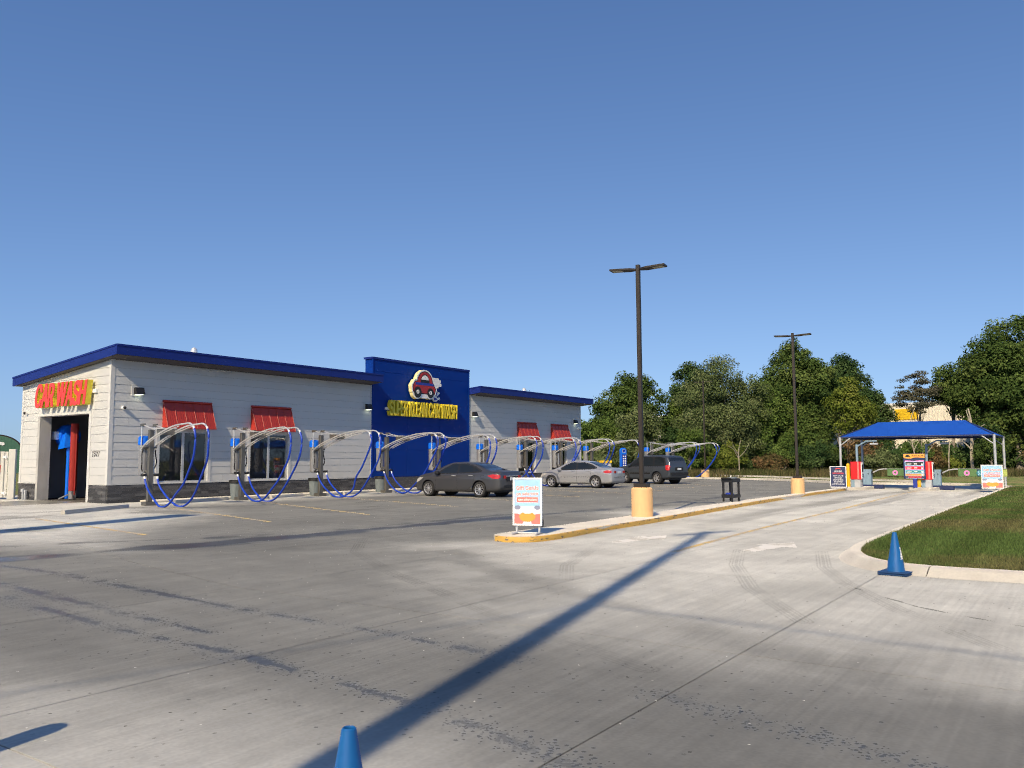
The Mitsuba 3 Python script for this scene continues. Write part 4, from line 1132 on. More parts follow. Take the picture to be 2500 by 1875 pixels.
def build_car(key, c, paint, M):
    car = Car(c)
    L, wr = c['length'] / 2, c['wr']
    shell = car.cut_arches(car.shell())
    add('body', shell, paint, key, M=M, smooth=32)
    half = interp(c['wid'], 0.0)
    # wells
    for wx in c['axles']:
        well = cat([cyl([wx, s * (half - 0.34), wr], [wx, s * (half - 0.29), wr], c['arch'] + 0.0, 28) for s in (-1, 1)])
        add('wheel_well', well, 'mat_black', key, M=M)
    tyre, rim, disc = wheel_meshes(wr, c['ww'], c['spokes'], c['style'])
    for wx in c['axles']:
        for s in (1, -1):
            R = frame([wx, s * (half - c['ww'] / 2 - 0.02), wr], [1.0, 0, 0], [0, 0, -1.0 * s], [0, 1.0 * s, 0])
            w = key + '__wheel'; i = 0
            while any(k.startswith(w + '__') for k in scene): i += 1; w = key + f'__wheel_{i:03d}'
            add('tyre', tyre, 'mat_rubber', w, M=M @ R, smooth=35)
            add('rim', rim, 'mat_rim', w, M=M @ R, smooth=30)
            add('brake_disc', disc, 'mat_black', w, M=M @ R)
    for s in (1, -1):
        for nm, pts in c['side_glass'].items():
            add('side_window', car.patch_side(Polygon(pts).buffer(-0.012).buffer(0.012), s, 0.0035), 'mat_car_glass', key, M=M, smooth=True)
        add('window_surround', car.patch_side(Polygon(c['surround']).buffer(0.02), s, 0.0015), 'mat_black', key, M=M, smooth=True)
        for pts in c['seams']:
            add('door_seam', car.seam(pts, s), 'mat_black', key, M=M)
        for hx, hz in c['handles']:
            y = float(car.side_y([hx], [hz])[0])
            add('door_handle', rbx(hx - 0.11, hx + 0.11, s * (y + 0.018) - 0.016, s * (y + 0.018) + 0.016, hz - 0.016, hz + 0.016, 0.012), c['handle_mat'], key, M=M)
        mx, mz = c['mirror']
        y = float(car.side_y([mx], [mz])[0])
        mm = rbx(mx - 0.10, mx + 0.10, -0.11, 0.11, mz - 0.02, mz + 0.13, 0.05); mm.apply_translation([0, s * (y + 0.12), 0])
        add('mirror', mm, c.get('mirror_mat', paint), key, M=M, smooth=30)
        tl = Polygon(c['tail'])
        add('tail_light', car.patch_side(tl, s, 0.006, 0.04), 'mat_tail_red', key, M=M, smooth=True)
        add('headlight', car.patch_side(Polygon(c['head']), s, 0.006, 0.04), 'mat_lamp_clear', key, M=M, smooth=True)
        if 'clad' in c:
            add('sill_trim', car.patch_side(Polygon(c['clad']), s, 0.004, 0.08), c['clad_mat'], key, M=M, smooth=True)
    add('windscreen', car.patch_top(Polygon(c['screen'])), 'mat_car_glass', key, M=M, smooth=True)
    add('rear_window', car.patch_top(Polygon(c['rear_screen'])), 'mat_car_glass', key, M=M, smooth=True)
    # rear face pieces
    xr = -L - 0.006
    for part, (y0, y1, z0, z1, dx, mat) in c['rear'].items():
        add(part, rbx(xr + dx - 0.02, xr + dx, y0, y1, z0, z1, 0.006), mat, key, M=M)
    add('underbody', bx(-L + 0.35, L - 0.35, -half + 0.35, half - 0.35, c['clear'], c['clear'] + 0.08), 'mat_black', key, M=M)
    for extra in c.get('extras', []):
        add(extra[0], extra[1], extra[2], key, M=M)


SONATA = dict(length=4.80, wr=0.325, ww=0.215, arch=0.375, axles=(-1.36, 1.435), spokes=5, style=(0.69, 0.055, 0.016), clear=0.2,
    top=[(-2.40, 0.84), (-2.36, 1.02), (-2.28, 1.075), (-1.95, 1.09), (-1.6, 1.16), (-1.1, 1.34), (-0.65, 1.435), (-0.15, 1.47), (0.2, 1.455), (0.6, 1.37), (1.05, 1.17), (1.4, 1.02), (1.8, 0.955), (2.15, 0.86), (2.33, 0.72), (2.40, 0.58)],
    belt=[(-2.40, 0.80), (-2.34, 0.95), (-2.2, 1.00), (-1.5, 1.0), (-0.5, 0.965), (0.6, 0.93), (1.2, 0.90), (1.9, 0.82), (2.25, 0.70), (2.40, 0.54)],
    bot=[(-2.40, 0.40), (-2.3, 0.28), (-1.9, 0.23), (0, 0.20), (1.9, 0.2), (2.3, 0.22), (2.40, 0.30)],
    wid=[(-2.40, 0.60), (-2.37, 0.72), (-2.3, 0.80), (-2.1, 0.86), (-1.6, 0.905), (-0.5, 0.915), (0.8, 0.915), (1.6, 0.90), (2.05, 0.83), (2.25, 0.72), (2.36, 0.56), (2.40, 0.42)],
    roofw=[(-2.40, 0.86), (-1.9, 0.82), (-1.2, 0.68), (-0.4, 0.645), (0.3, 0.65), (0.9, 0.72), (1.3, 0.84), (2.40, 0.85)],
    surround=[(1.02, 0.965), (0.62, 1.20), (0.28, 1.35), (-0.1, 1.395), (-0.6, 1.37), (-1.05, 1.25), (-1.42, 1.075), (-1.2, 1.03), (0, 0.985)],
    side_glass={'front': [(0.86, 0.985), (0.58, 1.19), (0.28, 1.33), (-0.02, 1.375), (-0.10, 1.375), (-0.16, 1.01)], 'rear': [(-0.22, 1.012), (-0.16, 1.375), (-0.55, 1.355), (-0.90, 1.275), (-1.02, 1.05)], 'quarter': [(-1.06, 1.055), (-0.96, 1.255), (-1.34, 1.085)]},
    seams=[[(-0.19, 0.28), (-0.20, 0.6), (-0.19, 0.98)], [(0.98, 0.30), (1.0, 0.6), (0.95, 0.93)], [(-0.95, 0.45), (-1.12, 0.75), (-1.10, 1.0)], [(-0.95, 0.45), (-0.72, 0.29), (0.95, 0.27)], [(-1.62, 0.78), (-1.62, 0.92), (-1.46, 0.92), (-1.46, 0.78), (-1.62, 0.78)]],
    handles=[(-0.02, 0.885), (-0.93, 0.905)], handle_mat='mat_bright_steel', mirror=(0.86, 0.94), mirror_mat='mat_black',
    tail=[(-1.78, 0.90), (-2.05, 0.955), (-2.32, 0.94), (-2.38, 0.86), (-2.30, 0.76), (-2.05, 0.78)],
    head=[(1.72, 0.80), (2.0, 0.80), (2.22, 0.70), (2.30, 0.60), (2.15, 0.58), (1.95, 0.66)],
    screen=[(1.12, -0.62), (1.12, 0.62), (0.45, 0.55), (0.40, -0.55)][::-1], rear_screen=[(-0.82, -0.53), (-0.82, 0.53), (-1.72, 0.62), (-1.76, -0.62)],
    rear={'number_plate': (-0.16, 0.16, 0.70, 0.83, -0.012, 'mat_plate'), 'boot_recess': (-0.40, 0.40, 0.66, 0.86, 0.002, 'mat_black'), 'lower_bumper': (-0.55, 0.55, 0.40, 0.50, 0.004, 'mat_black'), 'chrome_strip': (-0.42, 0.42, 0.865, 0.885, -0.004, 'mat_bright_steel'),
          'inner_tail_light': (0.42, 0.58, 0.78, 0.90, -0.004, 'mat_tail_red'), 'inner_tail_light_right': (-0.58, -0.42, 0.78, 0.90, -0.004, 'mat_tail_red')})
OPTIMA = {**SONATA, 'length': 4.74, 'spokes': 6, 'style': (0.70, 0.0, 0.036),
    'top': [(-2.37, 0.86), (-2.33, 1.00), (-2.25, 1.06), (-1.85, 1.085), (-1.5, 1.16), (-1.05, 1.34), (-0.6, 1.445), (-0.1, 1.475), (0.25, 1.45), (0.65, 1.34), (1.1, 1.12), (1.4, 1.0), (1.8, 0.94), (2.12, 0.84), (2.3, 0.70), (2.37, 0.58)],
    'belt': [(-2.37, 0.82), (-2.3, 0.93), (-2.1, 0.975), (-1.5, 0.975), (0.6, 0.93), (1.2, 0.89), (1.9, 0.80), (2.2, 0.70), (2.37, 0.54)],
    'bot': [(-2.37, 0.40), (-2.28, 0.27), (-1.9, 0.23), (0, 0.2), (1.9, 0.2), (2.25, 0.22), (2.37, 0.30)],
    'wid': [(-2.37, 0.62), (-2.34, 0.74), (-2.26, 0.82), (-2.1, 0.86), (-1.6, 0.895), (0.8, 0.90), (1.6, 0.89), (2.0, 0.83), (2.22, 0.72), (2.33, 0.56), (2.37, 0.42)],
    'tail': [(-1.80, 0.86), (-2.02, 0.955), (-2.30, 0.955), (-2.35, 0.87), (-2.27, 0.80), (-2.0, 0.80)],
    'head': [(1.70, 0.79), (2.0, 0.79), (2.2, 0.69), (2.28, 0.60), (2.1, 0.58), (1.9, 0.66)],
    'seams': SONATA['seams'][:4] + [[(-1.7, 0.60), (1.0, 0.575)]],
    'handle_mat': 'mat_paint_silver', 'mirror_mat': 'mat_paint_silver',
    'rear': {'number_plate': (-0.16, 0.16, 0.78, 0.90, -0.012, 'mat_plate'), 'lower_bumper': (-0.6, 0.6, 0.58, 0.595, -0.004, 'mat_black'), 'inner_tail_light': (0.40, 0.6, 0.80, 0.92, -0.004, 'mat_tail_red'), 'inner_tail_light_right': (-0.6, -0.40, 0.80, 0.92, -0.004, 'mat_tail_red')}}
rails = [cat([tube(smooth_path([(0.35, s * 0.56, 1.72), (0.25, s * 0.56, 1.80), (-0.6, s * 0.55, 1.83), (-1.5, s * 0.55, 1.82), (-1.62, s * 0.55, 1.74)], 14), 0.017, 6)]) for s in (1, -1)]
PILOT = dict(length=4.77, wr=0.365, ww=0.235, arch=0.43, axles=(-1.37, 1.33), spokes=5, style=(0.64, 0.0, 0.042), clear=0.26,
    top=[(-2.385, 1.05), (-2.35, 1.25), (-2.2, 1.52), (-2.08, 1.70), (-1.9, 1.745), (-1.0, 1.78), (-0.2, 1.775), (0.25, 1.74), (0.6, 1.56), (1.0, 1.28), (1.2, 1.14), (1.6, 1.10), (2.1, 1.03), (2.3, 0.92), (2.385, 0.75)],
    belt=[(-2.385, 0.95), (-2.3, 1.06), (-2.0, 1.10), (-1.0, 1.09), (0.6, 1.06), (1.2, 1.04), (1.9, 0.98), (2.2, 0.90), (2.385, 0.70)],
    bot=[(-2.385, 0.48), (-2.3, 0.38), (-1.9, 0.32), (0, 0.27), (1.9, 0.28), (2.3, 0.32), (2.385, 0.42)],
    wid=[(-2.385, 0.76), (-2.35, 0.86), (-2.25, 0.92), (-1.9, 0.965), (-0.5, 0.975), (1.5, 0.97), (2.0, 0.93), (2.25, 0.82), (2.35, 0.70), (2.385, 0.60)],
    roofw=[(-2.385, 0.86), (-2.2, 0.80), (-1.9, 0.755), (-0.5, 0.75), (0.3, 0.745), (0.8, 0.80), (1.2, 0.86), (2.385, 0.85)],
    surround=[(1.02, 1.085), (0.62, 1.43), (0.36, 1.635), (-0.2, 1.68), (-1.9, 1.66), (-2.08, 1.18), (-1.9, 1.12)],
    side_glass={'front': [(0.86, 1.105), (0.56, 1.40), (0.33, 1.60), (0.0, 1.64), (-0.06, 1.11)], 'rear': [(-0.13, 1.11), (-0.09, 1.645), (-0.95, 1.65), (-1.05, 1.12)], 'cargo': [(-1.16, 1.125), (-1.10, 1.65), (-1.82, 1.64), (-1.98, 1.17)]},
    seams=[[(-0.10, 0.42), (-0.10, 1.08)], [(1.0, 0.42), (1.0, 1.06)], [(-0.92, 0.62), (-1.1, 0.9), (-1.10, 1.1)]],
    handles=[(0.08, 0.99), (-0.92, 1.0)], handle_mat='mat_paint_slate', mirror=(0.88, 1.12),
    tail=[(-2.10, 0.92), (-2.08, 1.16), (-2.24, 1.20), (-2.35, 1.12), (-2.36, 0.86), (-2.22, 0.84)],
    head=[(1.95, 0.92), (2.2, 0.88), (2.33, 0.80), (2.3, 0.68), (2.05, 0.70)],
    screen=[(1.14, -0.66), (1.14, 0.66), (0.40, 0.60), (0.36, -0.60)][::-1], rear_screen=[(-2.09, -0.60), (-2.09, 0.60), (-2.26, 0.70), (-2.26, -0.70)],
    clad=[(0.9, 0.60), (0.9, 0.70), (-0.85, 0.71), (-0.85, 0.61)], clad_mat='mat_black',
    rear={'number_plate': (-0.16, 0.16, 0.86, 0.99, -0.014, 'mat_plate'), 'bumper_bar': (-0.80, 0.80, 0.55, 0.72, -0.03, 'mat_black'), 'plate_recess': (-0.36, 0.36, 0.82, 1.04, 0.0, 'mat_black')},
    extras=[('roof_rail', rails[0], 'mat_black'), ('roof_rail', rails[1], 'mat_black')])


def car_matrix(axle_rear_left, heading, c):
    """put the left rear tyre's foot on a plot point (o, a); heading = (do, da)"""
    h = N * heading[0] + D * heading[1]; h /= np.linalg.norm(h)
    left = np.cross(UP, h)
    half = float(interp(c['wid'], 0.0)) - 0.03
    p = W(*axle_rear_left)
    org = p - h * c['axles'][0] - left * half
    return frame(org + UP * 0.002, h, left, UP)


k1 = thing('sedan', 'dark grey sedan nosed in before the blue screen', 'car', 'cars at the vacuum stations')
build_car(k1, SONATA, 'mat_paint_grey', car_matrix((9.2, 10.7), (-1.0, 0.02), SONATA))
k2 = thing('sedan', 'silver sedan nosed in by the far end of the building', 'car', 'cars at the vacuum stations')
build_car(k2, OPTIMA, 'mat_paint_silver', car_matrix((8.0, 22.75), (-1.0, 0.0), OPTIMA))
k3 = thing('suv', 'dark slate suv with black roof rails parked behind the silver sedan', 'car', 'cars at the vacuum stations')
build_car(k3, PILOT, 'mat_paint_slate', car_matrix((7.9, 30.75), (-0.955, 0.295), PILOT))

# ------------------------------------------------------------------ light poles
def light_pole(label, o, a, ztop, rot, base_h, z0=0.1, base_r=0.275, arms=True, key=None):
    k = key or thing('light_pole', label, 'light pole', 'twin headed light poles around the car park')
    M = frame(W(o, a, 0), N * math.cos(rot) + D * math.sin(rot), -N * math.sin(rot) + D * math.cos(rot), UP)
    b = z0 + base_h
    add('concrete_base', lathe([(0, z0 - 0.02), (base_r, z0 - 0.02), (base_r, b - 0.06), (base_r - 0.015, b - 0.025), (base_r - 0.06, b), (0, b)], 32), 'mat_base_yellow', k, M=M, smooth=30)
    add('base_cover', rbx(-0.17, 0.17, -0.17, 0.17, b, b + 0.10, 0.01), 'mat_bronze', k, M=M)
    add('pole', rbx(-0.053, 0.053, -0.053, 0.053, b + 0.10, ztop, 0.01), 'mat_bronze', k, M=M)
    for s in (-1, 1):
        hk = k + '__lamp_head' + ('' if s < 0 else '_001')
        p = Polygon([(0.06, -0.06), (0.06, 0.06), (0.22, 0.15), (0.75, 0.15), (0.75, -0.15), (0.22, -0.15)])
        h = prism(p, 0.045); h.apply_translation([0, 0, ztop - 0.145])
        tilt = trimesh.transformations.rotation_matrix(-0.05, [0, 1, 0], [0.06, 0, ztop - 0.13])
        R = M @ np.diag([s, s, 1.0, 1.0])
        add('housing', h, 'mat_bronze', hk, M=R @ tilt)
        add('lens', bx(0.42, 0.70, -0.11, 0.11, ztop - 0.151, ztop - 0.1455), 'mat_lens', hk, M=R @ tilt)
    return k


light_pole('tall dark light pole on the yellow drum base nearest the camera', 20.5, 2.62, 6.66, 0.12, 0.74)
light_pole('dark light pole on a yellow base halfway along the island', 19.9, 18.7, 6.88, 0.12, 0.63)
light_pole('distant light pole on a yellow base against the trees', 4.0, 48.6, 8.0, 0.12, 0.64, 0.0, 0.34)

# ------------------------------------------------------------------ signs on stands
def poster(key, M, w, h, kind, zb):
    """M: x right, y up, z towards the reader; panel from y = zb"""
    add('frame', cat([bx(-w / 2, w / 2, zb, zb + 0.035, -0.03, 0.012), bx(-w / 2, w / 2, zb + h - 0.035, zb + h, -0.03, 0.012), bx(-w / 2, -w / 2 + 0.035, zb + 0.035, zb + h - 0.035, -0.03, 0.012), bx(w / 2 - 0.035, w / 2, zb + 0.035, zb + h - 0.035, -0.03, 0.012)]), 'mat_white', key, M=M)
    x0, x1, y0, y1 = -w / 2 + 0.035, w / 2 - 0.035, zb + 0.035, zb + h - 0.035
    ww, hh = x1 - x0, y1 - y0
    P = lambda u0, u1, v0, v1: sbox(x0 + ww * u0, y0 + hh * v0, x0 + ww * u1, y0 + hh * v1)
    lay = lambda poly, z, d=0.0012: moved_prism(poly, z, d)
    if kind == 'gift':
        add('backing', bx(x0, x1, y0, y1, -0.025, 0.0), 'mat_sky_print', key, M=M)
        add('low_sky', lay(P(0, 1, 0.46, 0.66), 0.0005), 'mat_sky_print_low', key, M=M)
        add('snow', lay(P(0, 1, 0, 0.40), 0.0005), 'mat_snow_print', key, M=M)
        for u in (.12, .88):
            add('hill', lay(ell(x0 + ww * u, y0 + hh * .365, ww * .12, hh * .05).intersection(P(0, 1, 0, 1)), 0.002), 'mat_slate_print', key, M=M)
        for u in (.05, .95):
            add('red_ground', lay(ell(x0 + ww * u, y0 + hh * .06, ww * .30, hh * .17).intersection(P(0, 1, 0, 1)), 0.0035), 'mat_coral', key, M=M)
        add('orange_shape', lay(ell(x0 + ww * .5, y0 + hh * .16, ww * .31, hh * .115), 0.005), 'mat_orange', key, M=M)
        add('snow_cap', lay(ell(x0 + ww * .5, y0 + hh * .30, ww * .22, hh * .075), 0.0065), 'mat_snow_print', key, M=M)
        for i, (t, v, hgt, u) in enumerate((('Gift Cards', 0.765, 0.085, 0.86), ('on sale now', 0.645, 0.066, 0.84))):
            tt = text(t, hh * hgt, 0.001, True, ww * u, 0.0, True); uu = text(t, hh * hgt, 0.001, True, ww * u, 0.0, True)
            R = trimesh.transformations.rotation_matrix(0.03, [0, 0, 1])
            fat = []
            for dx, dy in ((-1, 0), (1, 0), (0, 1), (0, -1), (1, -1)):
                c = tt.copy(); c.apply_translation([dx * 0.006, dy * 0.006, 0]); fat.append(c)
            add('lettering_border', cat(fat), 'mat_white', key, M=M @ moved(np.eye(4), [0, y0 + hh * v, 0.002]) @ R)
            add('lettering', uu, 'mat_coral', key, M=M @ moved(np.eye(4), [0, y0 + hh * v, 0.0035]) @ R)
        pill = sbox(x0 + ww * .12, y0 + hh * .50, x0 + ww * .88, y0 + hh * .585).buffer(hh * .014)
        add('red_band_edge', lay(pill.buffer(0.006), 0.002), 'mat_white', key, M=M)
        add('red_band', lay(pill, 0.0035), 'mat_coral', key, M=M)
        add('lettering', text('see attendant', hh * 0.055, 0.001, True, ww * 0.72, 0, True), 'mat_white', key, M=M @ moved(np.eye(4), [0, y0 + hh * 0.518, 0.005]))
    else:
        add('backing', bx(x0, x1, y0, y1, -0.025, 0.0), 'mat_navy', key, M=M)
        add('emblem', lay(ell(0, y0 + hh * .9, ww * .17, hh * .05).difference(ell(0, y0 + hh * .875, ww * .13, hh * .025)), 0.001), 'mat_letter_red', key, M=M)
        for t, v, hgt, u, mt, sh in (('SUPER', .74, .075, .5, 'mat_white', .2), ('CAR WASH', .64, .07, .78, 'mat_letter_red', .2), ('BEST VALUE', .53, .05, .68, 'mat_white', 0)):
            add('lettering', text(t, hh * hgt, 0.001, True, ww * u, sh, True), mt, key, M=M @ moved(np.eye(4), [0, y0 + hh * v, 0.001]))
        for v, u in ((.43, .5), (.33, .66), (.23, .6), (.12, .86)):
            dashes = []
            x = -ww * u / 2
            r = np.random.default_rng(int(v * 100))
            while x < ww * u / 2:
                l = r.uniform(0.03, 0.07); dashes.append(bx(x, min(x + l, ww * u / 2), y0 + hh * v, y0 + hh * (v + .035), 0.001, 0.002)); x += l + 0.014
            add('small_print', cat(dashes), 'mat_white', key, M=M)


def moved_prism(poly, z, d):
    m = prism(poly, d); m.apply_translation([0, 0, z]); return m


def stand(key, M, w, zb):
    for s in (-1, 1):
        x = s * (w / 2 - 0.07)
        add('leg', rbx(x - 0.02, x + 0.02, 0.03, zb + 0.06, -0.075, -0.035, 0.006), 'mat_galvanised', key, M=M)
        add('foot', rbx(x - 0.025, x + 0.025, 0.002, 0.03, -0.30, 0.26, 0.008), 'mat_galvanised', key, M=M)
        add('leg_cover', rbx(s * w / 2 - 0.02, s * w / 2 + 0.02, zb - 0.02, zb + 0.12, -0.06, -0.03, 0.006), 'mat_black', key, M=M)
    add('spreader', rbx(-w / 2 + 0.09, w / 2 - 0.09, 0.01, 0.028, -0.07, -0.04, 0.004), 'mat_white', key, M=M)


def sign_matrix(pos, facing, lean=0.05):
    z = np.array([facing[0], facing[1], 0.0]); z /= np.linalg.norm(z)
    x = np.cross(UP, z)
    y = UP * math.cos(lean) - z * math.sin(lean); zz = np.cross(x, y)
    return frame(np.asarray(pos, float), x, y, zz)


sg = thing('poster_stand', 'white framed Gift Cards poster stand at the tip of the yellow kerbed island', 'sign', 'poster stands on the plot')
Ms = sign_matrix(W(20.82, -3.2, 0.105), (-0.28, -0.96), 0.03)
poster(sg, Ms, 0.60, 0.94, 'gift', 0.16); stand(sg, Ms, 0.60, 0.16)
sg = thing('poster_stand', 'navy blue SUPER CAR WASH poster at the far end of the island', 'sign', 'poster stands on the plot')
Ms = sign_matrix(W(20.05, 25.0, 0.105), (-0.35, -0.94), 0.03)
poster(sg, Ms, 0.74, 1.02, 'menu', 0.05); stand(sg, Ms, 0.74, 0.05)
sg = thing('poster_stand', 'white framed Gift Cards poster stand on the lawn at the right', 'sign', 'poster stands on the plot')
Ms = sign_matrix(W(26.38, 26.35, 0.12), (-0.50, -0.86), 0.03)
poster(sg, Ms, 0.86, 1.06, 'gift', 0.05); stand(sg, Ms, 0.86, 0.05)

# ------------------------------------------------------------------ utility cart
ct = thing('utility_cart', 'black two shelf utility cart with towels standing on the island', 'cart')
Mc = frame(W(19.85, 10.9, 0.1), D * 0.99 + N * 0.12, N * -0.99 + D * 0.12, UP)
Mc[:3, 0] /= np.linalg.norm(Mc[:3, 0]); Mc[:3, 1] = np.cross(UP, Mc[:3, 0])
for z0, z1 in ((0.13, 0.25), (0.66, 0.79)):
    tr = cat([bx(-0.30, 0.30, -0.20, 0.20, z0, z0 + 0.02), bx(-0.30, -0.275, -0.20, 0.20, z0 + .02, z1), bx(0.275, 0.30, -0.20, 0.20, z0 + .02, z1), bx(-0.275, 0.275, -0.20, -0.175, z0 + .02, z1), bx(-0.275, 0.275, 0.175, 0.20, z0 + .02, z1)])
    add('tray', tr, 'mat_black', ct, M=Mc)
for x in (-0.255, 0.255):
    for y in (-0.155, 0.155):
        add('post', rbx(x - 0.035, x + 0.035, y - 0.035, y + 0.035, 0.2, 0.68, 0.015), 'mat_black', ct, M=Mc)
        add('caster', cyl([x, y - 0.015, 0.055], [x, y + 0.015, 0.055], 0.055, 14), 'mat_rubber', ct, M=Mc)
        add('caster_fork', bx(x - 0.02, x + 0.02, y - 0.025, y + 0.025, 0.055, 0.14), 'mat_black', ct, M=Mc)
add('handle', tube(smooth_path([(-0.28, -0.16, 0.74), (-0.37, -0.15, 0.80), (-0.40, 0, 0.81), (-0.37, 0.15, 0.80), (-0.28, 0.16, 0.74)], 16), 0.02, 6), 'mat_black', ct, M=Mc)
for nm, b, mt, lb in (('folded_towels', rbx(-0.06, 0.25, -0.15, 0.15, 0.683, 0.83, 0.04), 'mat_bin', 'grey folded towels on the upper tray of the black cart'), ('folded_towels', rbx(0.02, 0.24, -0.14, 0.14, 0.153, 0.27, 0.04), 'mat_bin', 'grey folded towels on the lower tray of the black cart'),
                      ('towel_pile', rbx(-0.24, 0.0, -0.13, 0.13, 0.153, 0.30, 0.05), 'mat_logo_blue', 'dark blue towel pile on the lower tray of the black cart'), ('spray_bottle', lathe([(-0.0, 0.683), (0.04, 0.683), (0.04, 0.80), (0.015, 0.84), (0.015, 0.88), (0, 0.88)], 12), 'mat_white', 'white spray bottle on the upper tray of the black cart')):
    single(nm, b, mt, lb, 'towels' if 'towel' in nm else 'bottle', M=Mc)

# ------------------------------------------------------------------ cones
def cone(label, pos, rot):
    k = thing('traffic_cone', label, 'traffic cone', 'blue traffic cones')
    c, s = math.cos(rot), math.sin(rot)
    M = frame(np.asarray(pos, float), [c, s, 0], [-s, c, 0], UP)
    for i in range(2):
        add('base', rbx(-0.19, 0.19, -0.19, 0.19, 0.003 + i * 0.026, 0.024 + i * 0.026, 0.010), 'mat_cone_base', k, M=M)
    add('cone', lathe([(0.116, 0.05), (0.112, 0.056), (0.092, 0.205), (0.088, 0.210), (0.031, 0.540), (0.028, 0.560), (0.022, 0.566), (0.018, 0.556), (0.08, 0.17), (0.10, 0.05), (0.116, 0.05)], 36), 'mat_cone_blue', k, M=M, smooth=35)
    st = []
    r = lambda z: 0.0885 + (0.031 - 0.088) * (z - 0.210) / 0.330 + 0.003
    rr = np.random.default_rng(3)
    for (z0, z1, a0, a1) in ((0.212, 0.222, -0.5, 0.5), (0.232, 0.26, -0.42, 0.40), (0.265, 0.30, -0.36, 0.34), (0.305, 0.335, -0.30, 0.24), (0.34, 0.37, -0.3, 0.12)):
        aa = np.linspace(a0, a1, 8); V = []; 
        for z in (z0, z1):
            for a in aa: V.append((r(z) * math.cos(a), r(z) * math.sin(a), z))
        Fq = []
        for i in range(7): Fq += [[i, i + 1, i + 9], [i, i + 9, i + 8]]
        st.append(trimesh.Trimesh(V, Fq, process=False))
    add('white_print', cat(st), 'mat_white', k, M=M)
    return k


cone('blue traffic cone at the right beside the lawn kerb', (5.17, 11.40, 0.0), -0.72)
cone('blue traffic cone cut by the bottom edge of the picture', (-0.62, 3.24, 0.0), 0.5)

# ------------------------------------------------------------------ pay lanes: island, kiosks, menu, gates, canopy
pi_ = thing('pay_island', 'low concrete island between the two pay lanes', 'traffic island')
pip = Polygon([(22.75, 27.2), (23.75, 26.75), (23.95, 27.2), (23.95, 31.5), (22.75, 31.5)]).buffer(-0.1).buffer(0.1)
add('slab', prism(pip, 0.13), 'mat_pale_concrete', pi_, M=MB)
pi2 = thing('pay_island', 'low concrete island under the left pay kiosk', 'traffic island')
add('slab', prism(Polygon([(19.75, 26.0), (20.6, 26.0), (20.95, 26.5), (20.95, 31.4), (19.75, 31.4)]).buffer(-0.1).buffer(0.1), 0.13), 'mat_pale_concrete', pi2, M=MB)


def kiosk(label, o, a, bl_label, cam_label):
    k = thing('pay_kiosk', label, 'pay kiosk', 'red pay kiosks under the blue canopy')
    M = moved(MB, [o, a, 0.13])
    add('pedestal', rbx(-0.14, 0.14, -0.14, 0.14, 0.0, 0.42, 0.01), 'mat_galvanised', k, M=M)
    add('pedestal_side', rbx(-0.30, -0.14, -0.12, 0.14, 0.0, 0.40, 0.01), 'mat_cabinet', k, M=M)
    add('housing', rbx(-0.30, 0.18, -0.17, 0.22, 0.38, 1.25, 0.025), 'mat_red', k, M=M)
    add('front_bezel', rbx(0.18, 0.225, -0.15, 0.20, 0.42, 1.22, 0.01), 'mat_white', k, M=M)
    add('screen_panel', rbx(0.226, 0.24, -0.10, 0.15, 0.75, 1.12, 0.004), 'mat_black', k, M=M)
    add('side_trim', rbx(0.02, 0.10, -0.183, -0.17, 0.40, 1.23, 0.004), 'mat_coral', k, M=M)
    add('keypad', rbx(0.226, 0.245, -0.08, 0.12, 0.48, 0.66, 0.004), 'mat_navy', k, M=M)
    b = thing('bollard', bl_label, 'bollard', 'yellow bollards by the pay kiosks')
    Mb = moved(MB, [o - 0.40, a - 0.22, 0.13])
    add('post', lathe([(0, 0), (0.085, 0), (0.085, 1.08), (0.07, 1.14), (0.03, 1.17), (0, 1.175)], 20), 'mat_bollard_yellow', b, M=Mb, smooth=40)
    add('foot_ring', lathe([(0, 0), (0.10, 0), (0.10, 0.03), (0, 0.03)], 20), 'mat_pale_concrete', b, M=Mb)
    c = thing('camera_pole', cam_label, 'pole', 'blue grey camera poles beside the kiosks')
    Mp = moved(MB, [o - 0.12, a + 0.55, 0.13])
    add('pole', rbx(-0.05, 0.05, -0.05, 0.05, 0, 2.1, 0.008), 'mat_cabinet', c, M=Mp)
    add('arm', cat([tube([(0, 0, 2.0), (0.45, 0, 2.26), (0.95, 0, 2.27)], 0.04, 6)]), 'mat_cabinet', c, M=Mp)
    add('camera', rbx(0.62, 1.0, -0.06, 0.06, 2.08, 2.17, 0.02), 'mat_galvanised', c, M=Mp)
    add('bracket', cyl([0.8, 0, 2.16], [0.8, 0, 2.26], 0.02, 6), 'mat_cabinet', c, M=Mp)


kiosk('red pay kiosk beside the yellow bollard, left pay lane', 20.62, 26.5, 'yellow bollard left of the left pay kiosk', 'blue grey camera pole with bent arm behind the left pay kiosk')
kiosk('red pay kiosk tucked behind the menu board', 23.62, 27.5, 'yellow bollard half hidden behind the menu board', 'blue grey camera pole with bent arm behind the menu board')

